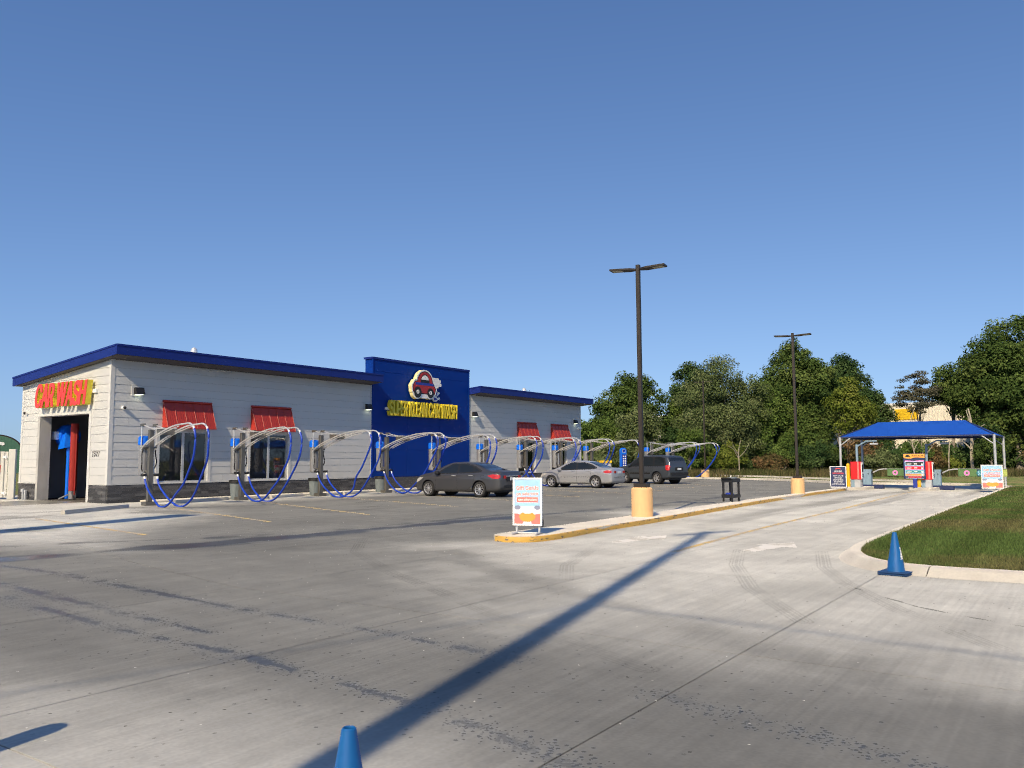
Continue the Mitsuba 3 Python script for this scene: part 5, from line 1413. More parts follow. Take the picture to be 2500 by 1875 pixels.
mb = thing('menu_board', 'wash menu board with orange header and coloured price panels on a blue post', 'sign')
Mm = sign_matrix(W(23.08, 27.1, 0.13), (-0.42, -0.90), 0.0)
add('post', rbx(-0.09, 0.09, 0.0, 0.45, -0.07, 0.07, 0.01), 'mat_logo_blue', mb, M=Mm)
add('cabinet', rbx(-0.48, 0.48, 0.42, 1.64, -0.09, 0.06, 0.02), 'mat_navy', mb, M=Mm)
hd = Polygon([(-0.46, 1.43), (-0.2, 1.38), (0.05, 1.45), (0.46, 1.42), (0.46, 1.62), (-0.46, 1.62)])
add('header', moved_prism(hd, 0.061, 0.002), 'mat_orange', mb, M=Mm)
add('header_lettering', text('SUPER KLEAN', 0.065, 0.001, True, 0.50, 0.1), 'mat_black', mb, M=Mm @ moved(np.eye(4), [-0.10, 1.50, 0.0635]))
add('header_emblem', moved_prism(unary_union([ell(-0.28, 1.51, 0.12, 0.04), ell(-0.28, 1.55, 0.06, 0.03)]), 0.0635, 0.001), 'mat_black', mb, M=Mm)
for i, (y0, y1, mt) in enumerate(((1.06, 1.24, 'mat_black'), (0.87, 1.03, 'mat_red'), (0.70, 0.84, 'mat_teal'), (0.565, 0.67, 'mat_orange'))):
    edge = ['mat_sky_print', 'mat_pink', 'mat_sky_print', 'mat_lamp_clear'][i]
    pk = add('price_panel_edge', moved_prism(sbox(-0.40, y0, 0.40, y1).buffer(0.012), 0.061, 0.002), edge, mb, M=Mm)
    add('price_panel', moved_prism(sbox(-0.385, y0 + 0.02, 0.385, y1 - 0.012), 0.064, 0.001), mt, pk, M=Mm)
    add('price_disc', moved_prism(Point(0.33, y0 + 0.06).buffer(0.042, 12), 0.0655, 0.001), 'mat_white', pk, M=Mm)
    add('small_print', cat([bx(-0.34, -0.12, y0 + 0.07, y0 + 0.09, 0.0655, 0.0665), bx(-0.34, -0.16, y0 + 0.035, y0 + 0.052, 0.0655, 0.0665), bx(-0.02, 0.12, y0 + 0.06, y0 + 0.10, 0.0655, 0.0665)]), 'mat_white' if i != 3 else 'mat_coral', pk, M=Mm)
add('pink_banner', moved_prism(Polygon([(-0.42, 1.25), (-0.40, 1.32), (-0.2, 1.30), (0, 1.28), (0.2, 1.31), (0.42, 1.32), (0.42, 1.25)]), 0.061, 0.002), 'mat_pink', mb, M=Mm)
add('red_strip', moved_prism(sbox(-0.28, 0.485, 0.30, 0.54), 0.061, 0.002), 'mat_red', mb, M=Mm)
add('foot_print', cat([bx(-0.40, 0.40, 0.455, 0.468, 0.061, 0.062)]), 'mat_white', mb, M=Mm)


def gate(label, o, a, ext):
    k = thing('barrier_gate', label, 'barrier gate', 'lane barrier gates with printed banner arms')
    M = moved(MB, [o, a, 0.0])
    add('cabinet', rbx(-0.20, 0.20, -0.18, 0.18, 0.20, 0.98, 0.015), 'mat_cabinet', k, M=M)
    add('plinth', rbx(-0.22, 0.75, -0.22, 0.22, 0.0, 0.20, 0.015), 'mat_navy', k, M=M)
    add('lock', cyl([-0.205 + 0.28, -0.19, 0.76], [-0.205 + 0.28, -0.178, 0.76], 0.03, 10), 'mat_black', k, M=M)
    add('hub', rbx(0.20, 0.26, -0.08, 0.08, 0.72, 0.90, 0.01), 'mat_black', k, M=M)
    add('arm', cat([tube([(0.22, 0, 0.80), (0.55, 0, 0.97), (0.80, 0, 1.0)], 0.035, 6), rbx(0.78, 0.8 + ext, -0.02, 0.02, 0.98, 1.03, 0.005)]), 'mat_galvanised', k, M=M)
    e = 0.8 + ext
    ban = bx(0.95, e, -0.028, -0.022, 0.66, 1.02)
    add('banner', ban, 'mat_banner_green', k, M=M)
    Mf = M @ frame([0, -0.029, 0], [1.0, 0, 0], UP, [0, -1.0, 0])
    add('emblem', moved_prism(Point(1.32, 0.82).buffer(0.13, 16).difference(Point(1.32, 0.82).buffer(0.05, 12)), 0, 0.001), 'mat_pink', k, M=Mf)
    add('blue_field', moved_prism(sbox(1.75, 0.665, min(2.75, e), 1.0), 0, 0.001), 'mat_navy', k, M=Mf)
    add('teal_disc', moved_prism(ell(1.92, 0.82, 0.2, 0.15), 0.0015, 0.001), 'mat_teal', k, M=Mf)
    add('price', text('$20', 0.15, 0.001, True, 0.28), 'mat_sky_print', k, M=Mf @ moved(np.eye(4), [1.78, 0.75, 0.003]))
    add('small_print', cat([bx(2.2, 2.62, 0.92, 0.95, 0.0015, 0.0025), bx(2.2, 2.55, 0.83, 0.86, 0.0015, 0.0025), bx(2.25, 2.58, 0.74, 0.77, 0.0015, 0.0025)]), 'mat_lime', k, M=Mf)
    if e > 2.75:
        add('lime_end', moved_prism(sbox(2.75, 0.665, e, 1.0), 0, 0.001), 'mat_lime', k, M=Mf)


gate('slate blue gate cabinet and banner arm left of the menu board', 20.62, 28.7, 2.0)
gate('slate blue gate cabinet and banner arm right of the menu board', 23.82, 28.6, 2.2)

cp = thing('lane_canopy', 'blue fabric hip canopy on grey posts over the pay lanes', 'canopy')
ca0, ca1, co0, co1, ez, rz = 26.9, 31.8, 19.75, 26.5, 2.62, 3.40
am = (ca0 + ca1) / 2
r0, r1 = 21.1, 25.1


def fabric(p00, p10, p11, p01, nu, nv, sag):
    V = []
    for j in range(nv + 1):
        for i in range(nu + 1):
            u, v = i / nu, j / nv
            p = (1 - u) * (1 - v) * p00 + u * (1 - v) * p10 + u * v * p11 + (1 - u) * v * p01
            p = p.copy(); p[2] -= sag * 4 * v * (1 - v) * 0.5 + sag * 4 * u * (1 - u) * (1 - v) * -0.35
            V.append(p)
    Fq = []
    for j in range(nv):
        for i in range(nu):
            q = j * (nu + 1) + i; Fq += [[q, q + 1, q + nu + 2], [q, q + nu + 2, q + nu + 1]]
    return trimesh.Trimesh(V, Fq, process=False)


v3 = lambda o, a, z: np.array([o, a, z])
R0, R1 = v3(r0, am, rz), v3(r1, am, rz)
cuts = [0.0, 0.27, 0.72, 1.0]
for side, aa in ((0, ca0), (1, ca1)):
    for s0, s1 in zip(cuts[:-1], cuts[1:]):
        e0, e1 = v3(co0 + (co1 - co0) * s0, aa, ez), v3(co0 + (co1 - co0) * s1, aa, ez)
        t0, t1 = R0 + (R1 - R0) * s0, R0 + (R1 - R0) * s1
        add('fabric_panel', fabric(e0, e1, t1, t0, 8, 8, 0.05), 'mat_canopy', cp, M=MB, smooth=True)
add('fabric_panel', fabric(v3(co0, ca0, ez), v3(co0, ca1, ez), R0, R0 + 1e-3, 8, 8, 0.03), 'mat_canopy', cp, M=MB, smooth=True)
add('fabric_panel', fabric(v3(co1, ca0, ez), v3(co1, ca1, ez), R1, R1 + 1e-3, 8, 8, 0.03), 'mat_canopy', cp, M=MB, smooth=True)
for p, q in (((co0, ca0), (co1, ca0)), ((co0, ca1), (co1, ca1)), ((co0, ca0), (co0, ca1)), ((co1, ca0), (co1, ca1))):
    add('edge_beam', tube([(p[0], p[1], ez - 0.03), (q[0], q[1], ez - 0.03)], 0.04, 8), 'mat_navy', cp, M=MB)
add('ridge_beam', tube([(r0, am, rz - 0.04), (r1, am, rz - 0.04)], 0.04, 8), 'mat_navy', cp, M=MB)
for o in (co0, co1):
    for a in (ca0, ca1):
        add('post', cat([cyl([o, a, 0.0], [o, a, ez], 0.058, 12)]), 'mat_galvanised', cp, M=MB, smooth=40)
        add('rafter', tube([(o, a, ez), (r0 if o < 22 else r1, am, rz - 0.04)], 0.035, 6), 'mat_navy', cp, M=MB)
        add('brace', tube([(o, a, ez - 0.45), (o + (0.5 if o < 22 else -0.5), a, ez - 0.05)], 0.028, 6), 'mat_galvanised', cp, M=MB)

# blue arched vending tower with lit looking white discs, yellow cabinet
vt = thing('vending_tower', 'blue arched tower with two columns of white discs beyond the silver sedan', 'vending machine')
Mv = sign_matrix(W(2.6, 36.6, 0.0), (0.35, -0.94), 0.0)
arch = unary_union([sbox(-0.20, 0.28, 0.20, 2.15), Point(0, 2.15).buffer(0.20, 20)]).difference(Point(0, 2.12).buffer(0.12, 16))
add('body', moved_prism(arch, -0.1, 0.3), 'mat_cap_blue', vt, M=Mv)
add('ring', moved_prism(Point(0, 2.12).buffer(0.14, 20).difference(Point(0, 2.12).buffer(0.11, 20)), 0.2, 0.02), 'mat_galvanised', vt, M=Mv)
add('front_panel', moved_prism(sbox(-0.15, 0.5, 0.19, 1.9), 0.201, 0.01), 'mat_logo_blue', vt, M=Mv)
for i in range(8):
    for x in (-0.05, 0.10):
        add('white_disc', moved_prism(Point(x + 0.0, 0.62 + i * 0.16).buffer(0.05, 12), 0.212, 0.012), 'mat_white', vt, M=Mv)
add('leg', bx(-0.2, -0.14, 0, 0.28, -0.15, 0.15), 'mat_steel', vt, M=Mv); add('leg', bx(0.14, 0.2, 0, 0.28, -0.15, 0.15), 'mat_steel', vt, M=Mv)
yc = thing('yellow_cabinet', 'yellow topped cabinet showing just above the roof of the silver sedan', 'cabinet')
Mv = sign_matrix(W(2.2, 34.6, 0.0), (0.2, -0.98), 0.0)
add('body', rbx(-0.42, 0.42, 0.0, 1.28, -0.25, 0.25, 0.02), 'mat_galvanised', yc, M=Mv)
add('top', rbx(-0.46, 0.46, 1.28, 1.45, -0.29, 0.29, 0.02), 'mat_sign_yellow', yc, M=Mv)

# ------------------------------------------------------------------ left edge: gate, green store
ge = thing('corrugated_gate', 'off white corrugated gate at the left edge with a red sign', 'gate')
Mg = sign_matrix((-20.9, 35.0, 0.0), (0.30, -0.95), 0.0)
for i in range(9):
    x = -1.79 + i * 0.165
    add('panel_rib', rbx(x + 0.01, x + 0.125, 0.08, 1.98, -0.02, 0.03, 0.012), 'mat_gate', ge, M=Mg)
add('backing', bx(-1.85, -0.22, 0.08, 1.97, -0.035, -0.02), 'mat_gate', ge, M=Mg)
add('post', rbx(-0.17, 0.09, 0.0, 2.08, -0.12, 0.12, 0.015), 'mat_gate', ge, M=Mg)
for z in (0.25, 1.75):
    add('hinge', cat([rbx(-0.40, -0.2, z - 0.05, z + 0.05, 0.03, 0.06, 0.008), cyl([-0.27, z - 0.09, 0.06], [-0.27, z + 0.09, 0.06], 0.03, 8)]), 'mat_white', ge, M=Mg)
oc = Point(-0.80, 1.27).buffer(0.36, 2)
add('red_sign', moved_prism(affinity.rotate(oc, 22.5), 0.032, 0.008), 'mat_red', ge, M=Mg)
add('sign_edge', moved_prism(affinity.rotate(Point(-0.80, 1.27).buffer(0.3, 2), 22.5), 0.041, 0.002), 'mat_orange', ge, M=Mg)

gs = thing('green_store', 'distant green store front with an arched top behind the gate', 'building')
Mr = sign_matrix((-67.3, 110.0, 0.0), (0.45, -0.9), 0.0)
pf = unary_union([sbox(-4.0, 0, 2.35, 3.0), affinity.scale(Point(-0.8, 3.0).buffer(1, 32), 3.0, 1.95).intersection(sbox(-5, 3.0, 5, 6))])
m = prism(pf, 0.5); add('front', m, 'mat_barn_green', gs, M=Mr)
for i in range(16):
    x = -3.8 + i * 0.4
    top = 3.0 + 1.95 * math.sqrt(max(0, 1 - ((x + 0.8) / 3.0) ** 2)) - 0.12
    add('panel_rib', bx(x, x + 0.06, 0, top, 0.5, 0.53), 'mat_barn_green', gs, M=Mr)
arc = [(-0.8 + 3.05 * math.cos(t), 3.0 + 2.0 * math.sin(t), 0.4) for t in np.linspace(0, math.pi, 24)]
add('roof_edge', tube(arc, 0.12, 6), 'mat_bronze', gs, M=Mr)
add('ribbon', moved_prism(LineString([(-1.9, 3.75), (-0.9, 4.05), (0.1, 3.85)]).buffer(0.2), 0.54, 0.05), 'mat_white', gs, M=Mr)
add('emblem', moved_prism(ell(-0.8, 2.5, 0.6, 0.85), 0.54, 0.05), 'mat_banner_green', gs, M=Mr)
add('emblem_foot', moved_prism(ell(-0.8, 1.95, 0.5, 0.35), 0.6, 0.05), 'mat_sign_yellow', gs, M=Mr)
add('side_block', bx(2.36, 6.5, 0, 2.9, -3.0, -0.2), 'mat_brown', gs, M=Mr)
add('side_roof', bx(2.3, 7.0, 2.9, 3.2, -3.2, 0.1), 'mat_bronze', gs, M=Mr)

# ------------------------------------------------------------------ off camera: the poles whose long shadows lie on the paving
SH = np.array([0.352, 0.936]) * (1 / math.tan(math.radians(35.5)))
tip = np.array([4.17, 18.1]); hp = 16.6
up_base = tip - SH * hp
upk = thing('utility_pole', 'tall round utility pole behind the viewpoint that throws the long shadow', 'utility pole')
add('pole', tube([(up_base[0], up_base[1], 0.0), (up_base[0], up_base[1], hp)], [0.155, 0.115], 14), 'mat_wood', upk, smooth=40)
cd = np.array([1.2, 0.62]); cd /= np.linalg.norm(cd)
add('crossarm', tube([(up_base[0] - cd[0] * 0.75, up_base[1] - cd[1] * 0.75, hp - 0.35), (up_base[0] + cd[0] * 0.75, up_base[1] + cd[1] * 0.75, hp - 0.15)], 0.09, 6), 'mat_wood', upk)
sb_tip = (np.array([-9.91, 24.6]) + np.array([-8.94, 24.25])) / 2
hb = 9.0
b0 = sb_tip - SH * hb
pyl = thing('roadside_sign', 'roadside pylon sign outside the left edge, throwing a broad shadow', 'sign')
dirn = np.array([0.936, -0.352])
for s in (-0.3, 0.3):
    add('post', cyl([b0[0] + dirn[0] * s, b0[1] + dirn[1] * s, 0], [b0[0] + dirn[0] * s, b0[1] + dirn[1] * s, hb - 0.3], 0.14, 12), 'mat_galvanised', pyl)
add('panel', trimesh.convex.convex_hull(np.array([(b0[0] + dirn[0] * s + SH[0] * e, b0[1] + dirn[1] * s + SH[1] * e, z) for s in (-0.46, 0.46) for e in (-0.08, 0.08) for z in (2.2, hb)])), 'mat_white', pyl)
bo = np.array([-2.72, 5.1]) - SH * 1.05
single('bollard', lathe([(0, 0), (0.09, 0), (0.09, 1.0), (0.07, 1.05), (0, 1.06)], 16), 'mat_bollard_yellow', 'round bollard just outside the left edge near the viewpoint', 'bollard', M=frame([bo[0], bo[1], 0], [1.0, 0, 0], [0, 1.0, 0], UP), smooth=40)
zw_ = (9.2 - up_base[1]) / SH[1]
for lb, dv in (('overhead wire running left from the utility pole', (-4.33, -3.23)), ('overhead wire running right from the utility pole', (3.36, -2.35))):
    d_ = np.array(dv) / np.linalg.norm(dv)
    ts = np.linspace(0, 34, 18)
    single('overhead_wire', tube([(up_base[0] + d_[0] * t, up_base[1] + d_[1] * t, zw_ - 0.9 * 4 * (t / 34) * (1 - t / 34) * 0.5) for t in ts], 0.014, 6), 'mat_black', lb, 'wire')

# ------------------------------------------------------------------ vegetation
def leaf_cloud(centers, radii, per, size, cols, seed, crown_c, flat=0.8, droop=0.0):
    r = np.random.default_rng(seed)
    nC = len(centers)
    cnt = np.maximum(6, (per * (radii / radii.mean()) ** 2).astype(int))
    idx = np.repeat(np.arange(nC), cnt); n = len(idx)
    d = r.normal(size=(n, 3)); d /= np.linalg.norm(d, axis=1, keepdims=True)
    rad = r.uniform(0, 1, n) ** 0.42
    P = centers[idx] + d * (rad * radii[idx])[:, None] * np.array([1, 1, flat])
    P[:, 2] -= droop * rad * radii[idx] * r.uniform(0, 1, n)
    out = P - crown_c; out /= np.linalg.norm(out, axis=1, keepdims=True) + 1e-6
    nrm = 0.55 * d + 0.45 * out + r.normal(size=(n, 3)) * 0.55 + np.array([0, 0, 0.35])
    nrm /= np.linalg.norm(nrm, axis=1, keepdims=True)
    t = np.cross(nrm, r.normal(size=(n, 3))); t /= np.linalg.norm(t, axis=1, keepdims=True) + 1e-6
    b = np.cross(nrm, t)
    s = size * r.uniform(0.6, 1.35, n)[:, None]
    V = np.stack([P - t * s * 0.6, P + b * s * 0.34 + nrm * s * 0.06, P + t * s * 0.6, P - b * s * 0.34 + nrm * s * 0.06], 1).reshape(-1, 3)
    q = np.arange(n)[:, None] * 4
    F = np.vstack([q + np.array([0, 1, 2]), q + np.array([0, 2, 3])])
    cols = np.asarray(cols, float)
    ct = r.uniform(0, 1, nC) ** 1.1
    k = np.clip(ct[idx] * 0.65 + r.uniform(0, 1, n) * 0.35, 0, 0.999) * (len(cols) - 1)
    i = k.astype(int); f = (k - i)[:, None]
    C = cols[i] * (1 - f) + cols[np.minimum(i + 1, len(cols) - 1)] * f
    C = C * r.uniform(0.72, 1.28, n)[:, None]
    return trimesh.Trimesh(V, F, process=False), np.repeat(C, 4, axis=0)


def crown_clumps(cx, cy, z0, z1, rx, ry, n, cr, seed, fullness=0.55, taper=1.0):
    """clump centres through an uneven crown volume"""
    r = np.random.default_rng(seed)
    pts, rad = [], []
    cz, rz = (z0 + z1) / 2, (z1 - z0) / 2
    lobes = r.normal(size=(9, 3)); lobes /= np.linalg.norm(lobes, axis=1, keepdims=True)
    amp = r.uniform(-0.28, 0.22, 9)
    while len(pts) < n:
        d = r.normal(size=3); d /= np.linalg.norm(d)
        mod = 1.0 + sum(a * max(0, d @ l) ** 4 for a, l in zip(amp, lobes))
        q = r.uniform(0, 1) ** fullness
        p = d * q * mod
        h = p[2]
        wz = 1.0 - (taper * 0.45 * max(0, h) ** 1.5)
        c = np.array([cx + p[0] * (rx - cr * 0.6) * wz, cy + p[1] * (ry - cr * 0.6) * wz, cz + h * (rz - cr * 0.5)])
        pts.append(c); rad.append(cr * r.uniform(0.6, 1.25))
    return np.array(pts), np.array(rad)


def limbs(cx, cy, zt, tips, r0, seed, base=(0, 0)):
    r = np.random.default_rng(seed)
    ms = [tube(smooth_path([(cx + base[0], cy + base[1], 0), (cx + r.normal() * 0.1, cy + r.normal() * 0.1, zt * 0.35), (cx + r.normal() * 0.15, cy + r.normal() * 0.15, zt * 0.7), (cx + r.normal() * 0.2, cy, zt)], 12), np.linspace(r0, r0 * 0.35, 12), 8)]
    for t in tips:
        h = r.uniform(0.25, 0.7) * min(zt, t[2])
        p0 = np.array([cx, cy, h]); mid = (p0 + t) / 2 + np.array([0, 0, 0.1 * np.linalg.norm(t - p0)])
        ms.append(tube(smooth_path([p0, mid, t], 7), np.linspace(r0 * 0.42, r0 * 0.08, 7), 5))
    return cat(ms)


G_OAK = [(0.042, 0.076, 0.022), (0.076, 0.122, 0.034), (0.122, 0.179, 0.050), (0.179, 0.221, 0.067)]
G_DARK = [(0.030, 0.062, 0.025), (0.050, 0.097, 0.034), (0.080, 0.130, 0.046), (0.115, 0.164, 0.062)]
G_MID = [(0.059, 0.106, 0.025), (0.106, 0.168, 0.042), (0.168, 0.241, 0.062), (0.221, 0.283, 0.089)]
G_SOFT = [(0.076, 0.109, 0.042), (0.126, 0.168, 0.067), (0.179, 0.221, 0.095), (0.232, 0.263, 0.126)]
G_LIME = [(0.083, 0.121, 0.022), (0.143, 0.189, 0.033), (0.212, 0.250, 0.053), (0.258, 0.272, 0.068)]
G_RUST = [(0.073, 0.084, 0.031), (0.148, 0.122, 0.054), (0.221, 0.137, 0.067), (0.274, 0.179, 0.095)]
G_GREY = [(0.062, 0.072, 0.046), (0.106, 0.109, 0.072), (0.157, 0.148, 0.097), (0.199, 0.179, 0.122)]


def tree(label, X, Y, top, hw, low, pal, n=90, cr=0.95, per=120, leaf=0.27, seed=0, full=0.36, depth=None, trunk_r=0.2, bark_m='mat_bark_grey', droop=0.0, flat=0.8, taper=1.0, group='trees at the edge of the wood', name='tree', cats='tree'):
    k = thing(name, label, cats, group)
    hw = hw * 1.15; n = int(n * 1.3)
    C, R = crown_clumps(X, Y, low, top + 0.3, hw, depth or hw * 0.8, n, cr, seed, full, taper)
    m, col = leaf_cloud(C, R, int(per * 1.35), leaf * 0.86, pal, seed + 1, np.array([X, Y, (low + top) / 2 - 0.3]), flat, droop)
    tips = C[np.random.default_rng(seed + 2).choice(n, min(14, n), replace=False)]
    add('trunk', limbs(X, Y, top * 0.82, tips, trunk_r, seed + 3), bark_m, k, smooth=40)
    add('crown', m, 'mat_leaf', k, smooth=False, color=col)
    return k


tree('rounded oak green tree standing alone right of the car wash roof', 13.2, 92, 11.3, 4.3, 2.5, G_OAK, 120, 1.0, 130, 0.28, 10)
tree('small feathery pale green tree in front of the rounded tree', 12.2, 80, 7.0, 2.6, 0.6, G_SOFT, 80, 0.75, 110, 0.20, 20, droop=0.4)
tree('low bushy tree touching the right end of the car wash', 8.4, 84, 6.4, 2.6, 0.3, G_MID, 70, 0.8, 110, 0.24, 30)
tree('dark pointed tree at the left of the wood, behind the distant light pole', 20.6, 95, 13.4, 3.3, 1.5, G_DARK, 120, 1.0, 120, 0.27, 40)
tree('broad soft green feathery tree behind the distant light pole', 21.4, 84, 12.0, 4.6, 0.8, G_SOFT, 170, 0.95, 130, 0.20, 50, droop=0.5, taper=0.5)
tree('tall full maple behind the second light pole', 30.9, 90, 15.7, 4.8, 1.0, G_OAK, 190, 1.0, 130, 0.27, 60, taper=0.9)
tree('dark round crowned tree right of the tall maple', 39.4, 100, 14.0, 3.7, 5.5, G_DARK, 120, 1.0, 130, 0.28, 70)
tree('bright yellow green tree in front of the dark round tree', 33.2, 82, 9.6, 2.3, 2.6, G_LIME, 60, 0.8, 110, 0.22, 80)
tree('spreading dark tree sloping down towards the pale warehouse', 41.6, 96, 10.2, 2.5, 0.8, G_DARK, 90, 0.95, 120, 0.27, 90)
pk = tree('thin brownish tree with sparse layered branches above the canopy', 41.1, 84, 10.9, 2.5, 4.8, G_GREY, 40, 0.7, 85, 0.19, 100, trunk_r=0.11, full=0.8, flat=0.35, taper=1.6)
tree('huge dark oak filling the right edge above the lawn', 49.8, 82, 15.3, 6.2, 1.6, G_OAK, 350, 1.05, 130, 0.28, 110, taper=0.7, trunk_r=0.36)
tree('tree leaning out left of the huge oak behind the canopy', 45.6, 86, 11.6, 2.8, 5.2, G_OAK, 70, 0.9, 120, 0.26, 120, full=0.8)
tree('dark tree cut by the right edge of the picture', 56.5, 86, 14.0, 4.6, 0.6, G_DARK, 150, 1.0, 120, 0.28, 130)
tree('tree top showing above the roof of the car wash', 2.8, 97, 9.5, 2.3, 1.5, G_GREY, 70, 0.8, 100, 0.22, 140, full=0.8)
tree('mid green tree filling the gap left of the soft feathery tree', 18.6, 94, 8.0, 1.9, 0.4, G_MID, 90, 0.9, 110, 0.25, 150)
tree('dense mid green tree low in the middle of the wood', 26.0, 86, 9.0, 3.2, 0.4, G_MID, 110, 0.9, 120, 0.25, 160)
tree('low broad tree under the tall maple', 30.2, 86, 6.4, 2.6, 0.3, G_OAK, 80, 0.9, 120, 0.26, 170)

# understorey that reads as one mass
r = np.random.default_rng(77)
Cs, Rs = [], []
for x in np.arange(6.5, 66, 0.42):
    lowx = (9.5 < x < 11.5) or (14.4 < x < 17.2) or (32.3 < x < 37.4) or (38.4 < x < 53)
    for row, (yy, hh) in enumerate(((94, 7.0), (90, 5.4), (86, 3.6))):
        hh = min(hh, 3.0) if lowx else hh
        y = yy + r.normal() * 1.2 + (x - 30) * -0.08
        for kz in range(4):
            Cs.append((x + r.normal() * 0.5, y, r.uniform(0.3, hh * r.uniform(0.55, 1.0)))); Rs.append(r.uniform(0.6, 1.15))
Cs, Rs = np.array(Cs), np.array(Rs)
m, col = leaf_cloud(Cs, Rs, 70, 0.27, G_DARK, 78, np.array([35, 140, 0.0]))
single('undergrowth', m, 'mat_leaf', 'dense dark undergrowth filling the wood edge between the trunks', 'undergrowth', kind='stuff', color=col)

TONES = [('dull green', G_MID), ('dark green', G_DARK), ('reddish brown', G_RUST), ('olive', G_SOFT), ('yellow green', G_LIME), ('deep green', G_OAK)]
ORD = 'first second third fourth fifth sixth seventh eighth ninth tenth eleventh twelfth thirteenth fourteenth fifteenth sixteenth seventeenth eighteenth nineteenth twentieth twenty-first twenty-second twenty-third twenty-fourth'.split()
xs = np.linspace(8.5, 60, 24)
seq = [3, 0, 4, 1, 0, 4, 1, 2, 0, 1, 5, 2, 3, 0, 2, 4, 5, 1, 2, 0, 5, 1, 5, 1]
for i, x in enumerate(xs):
    nm, pal = TONES[seq[i]]
    hgt = r.uniform(2.0, 4.2) * (1.25 if seq[i] in (0, 1, 5) else 0.9)
    y = 80 + r.normal() * 1.5 - (x - 30) * 0.12
    tree(f'{nm} shrub, {ORD[i]} from the left along the wood edge', float(x + r.normal() * 0.5), float(y), float(hgt), float(r.uniform(1.3, 2.2)), 0.05, pal, 30, 0.62, 95, 0.19, 300 + 10 * i, trunk_r=0.05, group='shrubs along the wood edge', name='shrub', cats='shrub', full=0.6)
# pale bare stems that stand out against the dark
STEMS = [(36.6, 76, 6.0, 0.07, 'pale slender trunk just right of the second light pole'), (38.0, 77, 4.5, 0.05, 'short pale stem left of the navy poster'), (20.6, 76, 3.2, 0.05, 'thin forked pale stem right of the distant light pole base'), (40.8, 78, 5.5, 0.06, 'thin pale stem behind the left canopy posts'), (43.6, 79, 6.2, 0.17, 'forked pale trunk above the menu board'), (51.5, 74, 4.8, 0.12, 'brown trunk between the right canopy posts and the lawn'), (49.6, 75, 4.0, 0.08, 'leaning pale stem left of the right canopy posts')]
for i, (x, y, h, rr, lb) in enumerate(STEMS):
    q = np.random.default_rng(900 + i)
    key = thing('bare_tree', lb, 'tree', 'bare stems at the wood edge')
    add('trunk', tube(smooth_path([(x, y, 0), (x + q.normal() * 0.12, y, h * 0.35), (x + q.normal() * 0.25, y, h * 0.65), (x + q.normal() * 0.35, y, h)], 10), np.linspace(rr, rr * 0.4, 10), 7), 'mat_bark_pale', key, smooth=40)
    for j in range(4):
        z = h * q.uniform(0.3, 0.85); dx = q.choice([-1, 1]) * q.uniform(0.4, 1.1)
        add('branch', tube(smooth_path([(x, y, z), (x + dx * 0.5, y + q.normal() * .2, z + 0.5), (x + dx, y + q.normal() * 0.3, z + q.uniform(0.8, 1.5))], 7), np.linspace(rr * 0.5, rr * 0.15, 7), 5), 'mat_bark_pale', key)


def blades(x, y, z, h, w, cols, seed, lean=0.5):
    q = np.random.default_rng(seed); n = len(x)
    a = q.uniform(0, 2 * np.pi, n); d = np.c_[np.cos(a), np.sin(a), 0 * a]
    b = q.uniform(0, 2 * np.pi, n); e = np.c_[np.cos(b), np.sin(b), 0 * b] * (lean * h * q.uniform(0, 1, n))[:, None]
    P = np.c_[x, y, np.full(n, z) if np.isscalar(z) else z]
    V = np.stack([P - d * w[:, None] / 2, P + d * w[:, None] / 2, P + e + np.c_[0 * h, 0 * h, h]], 1).reshape(-1, 3)
    return trimesh.Trimesh(V, np.arange(3 * n).reshape(-1, 3), process=False), np.repeat(cols, 3, axis=0)


def grass_cols(x, y, seed, A=(0.098, 0.15, 0.045), Bc=(0.165, 0.16, 0.07), thr=0.56):
    v = meshkit.fbm(np.c_[x * 0.6, y * 0.6, 0 * x], 4, 5)
    t = np.clip((v - thr + 0.12) / 0.2, 0, 1)[:, None]
    c = np.array(A) * (1 - t) + np.array(Bc) * t
    oo = (x - K[0]) * N[0] + (y - K[1]) * N[1]
    c = c * (1 + 0.10 * np.sign(np.sin(oo * 2 * np.pi / 1.1)))[:, None]
    return c * np.random.default_rng(seed).uniform(0.65, 1.4, len(x))[:, None]


q = np.random.default_rng(5)
nb = 190000
o = 26.76 + q.uniform(0, 1, nb) ** 1.1 * 11; a = -4.36 + q.uniform(0, 1, nb) ** 1.25 * 16
pts = (K[None, :2] + o[:, None] * N[None, :2] + a[:, None] * D[None, :2])
from shapely import contains_xy
ok = contains_xy(lawn_poly.buffer(-0.01), o, a)
pts, o, a = pts[ok], o[ok], a[ok]
dist = np.linalg.norm(pts, axis=1)
h = q.uniform(0.035, 0.085, len(pts)) * (1 + 0.5 * (q.uniform(0, 1, len(pts)) > 0.97)); w = np.clip(dist * 0.0010, 0.008, 0.03)
m1, c1 = blades(pts[:, 0], pts[:, 1], 0.098, h, w, grass_cols(pts[:, 0], pts[:, 1], 6), 7)
nb = 60000
o = 26.76 + q.uniform(0, 1, nb) * 16; a = 11 + q.uniform(0, 1, nb) * 20
ok = contains_xy(lawn_poly, o, a); o, a = o[ok], a[ok]
pts = (K[None, :2] + o[:, None] * N[None, :2] + a[:, None] * D[None, :2])
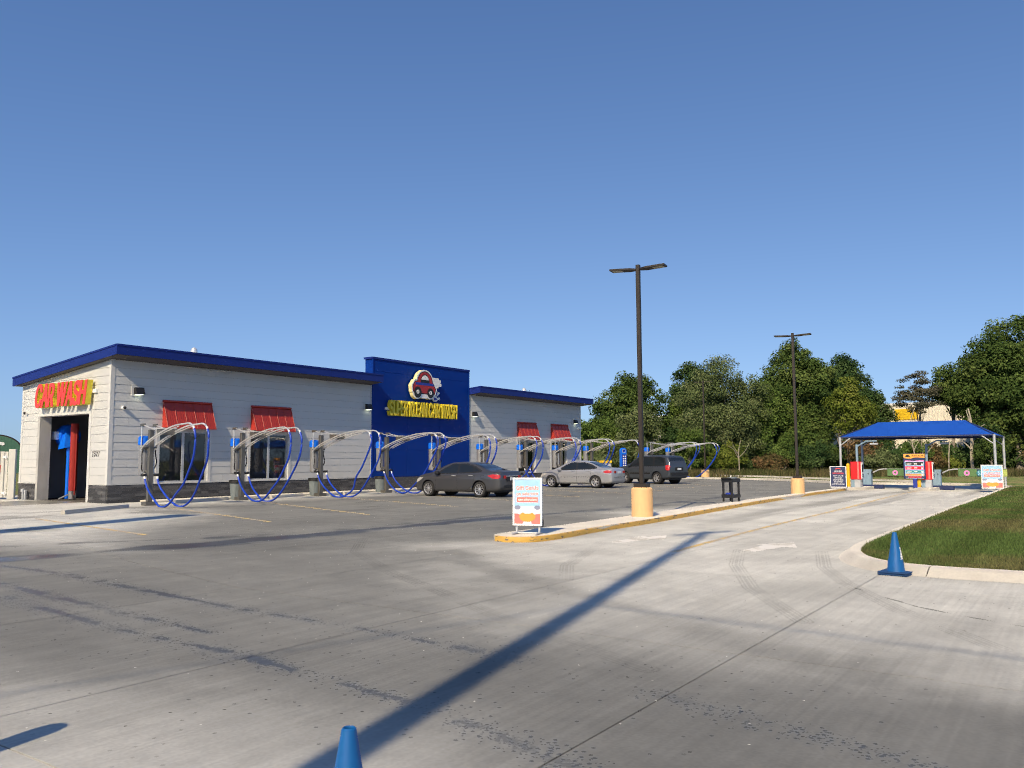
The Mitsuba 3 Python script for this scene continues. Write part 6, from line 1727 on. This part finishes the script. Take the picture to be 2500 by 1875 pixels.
m2, c2 = blades(pts[:, 0], pts[:, 1], 0.098, q.uniform(0.04, 0.09, len(pts)), np.full(len(pts), 0.035), grass_cols(pts[:, 0], pts[:, 1], 8), 9)
single('grass', cat([m1, m2]), 'mat_blade', 'short mown grass covering the lawn on the right', 'grass', kind='stuff', color=np.vstack([c1, c2]))
nb = 26000
x = q.uniform(6, 70, nb); y = 74.5 + q.normal(size=nb) * 2.2 - (x - 30) * 0.13
m3, c3 = blades(x, y, -0.03, q.uniform(0.25, 0.8, nb), np.full(nb, 0.07), grass_cols(x, y, 12, (0.075, 0.09, 0.032), (0.14, 0.12, 0.06), 0.55), 13)
single('tall_grass', m3, 'mat_blade', 'tall dry grass along the foot of the wood', 'grass', kind='stuff', color=c3)

# pale warehouse glimpsed through the wood
wh = thing('warehouse', 'long pale corrugated warehouse with yellow panels glimpsed through the trees', 'building')
p0, p1 = np.array([15.5, 137.0]), np.array([60.0, 88.5])
dw = (p1 - p0); Lw = np.linalg.norm(dw); dw /= Lw
xw = np.array([dw[0], dw[1], 0]); zw = np.cross(xw, UP)
if zw[1] > 0: pass
Mw = frame([p0[0], p0[1], 0], xw, UP, zw)
npan = 22
for i in range(npan):
    a0, a1 = Lw * i / npan, Lw * (i + 1) / npan - 0.03
    rib = [bx(a0, a1, 0, 8.0, -0.06, 0.0)] + [bx(x, x + 0.11, 0, 8.0, 0.0, 0.05) for x in np.arange(a0 + 0.1, a1 - 0.1, 0.33)]
    add('wall_panel', cat(rib), 'mat_warehouse', wh, M=Mw)
add('roof_edge', bx(0, Lw, 8.0, 8.25, -0.2, 0.1), 'mat_white', wh, M=Mw)
add('roof', bx(0, Lw, 8.0, 8.2, -25, -0.2), 'mat_roof', wh, M=Mw)
for (x0_, x1_, y0_, y1_) in ((46.9, 49.7, 6.2, 7.5), (30.0, 31.2, 6.2, 7.4)):
    add('yellow_panel', bx(x0_, x1_, y0_, y1_, 0.05, 0.12), 'mat_sign_yellow', wh, M=Mw)
add('yellow_disc', moved_prism(Point(45.5, 3.3).buffer(0.9, 20), 0.05, 0.08), 'mat_sign_yellow', wh, M=Mw)
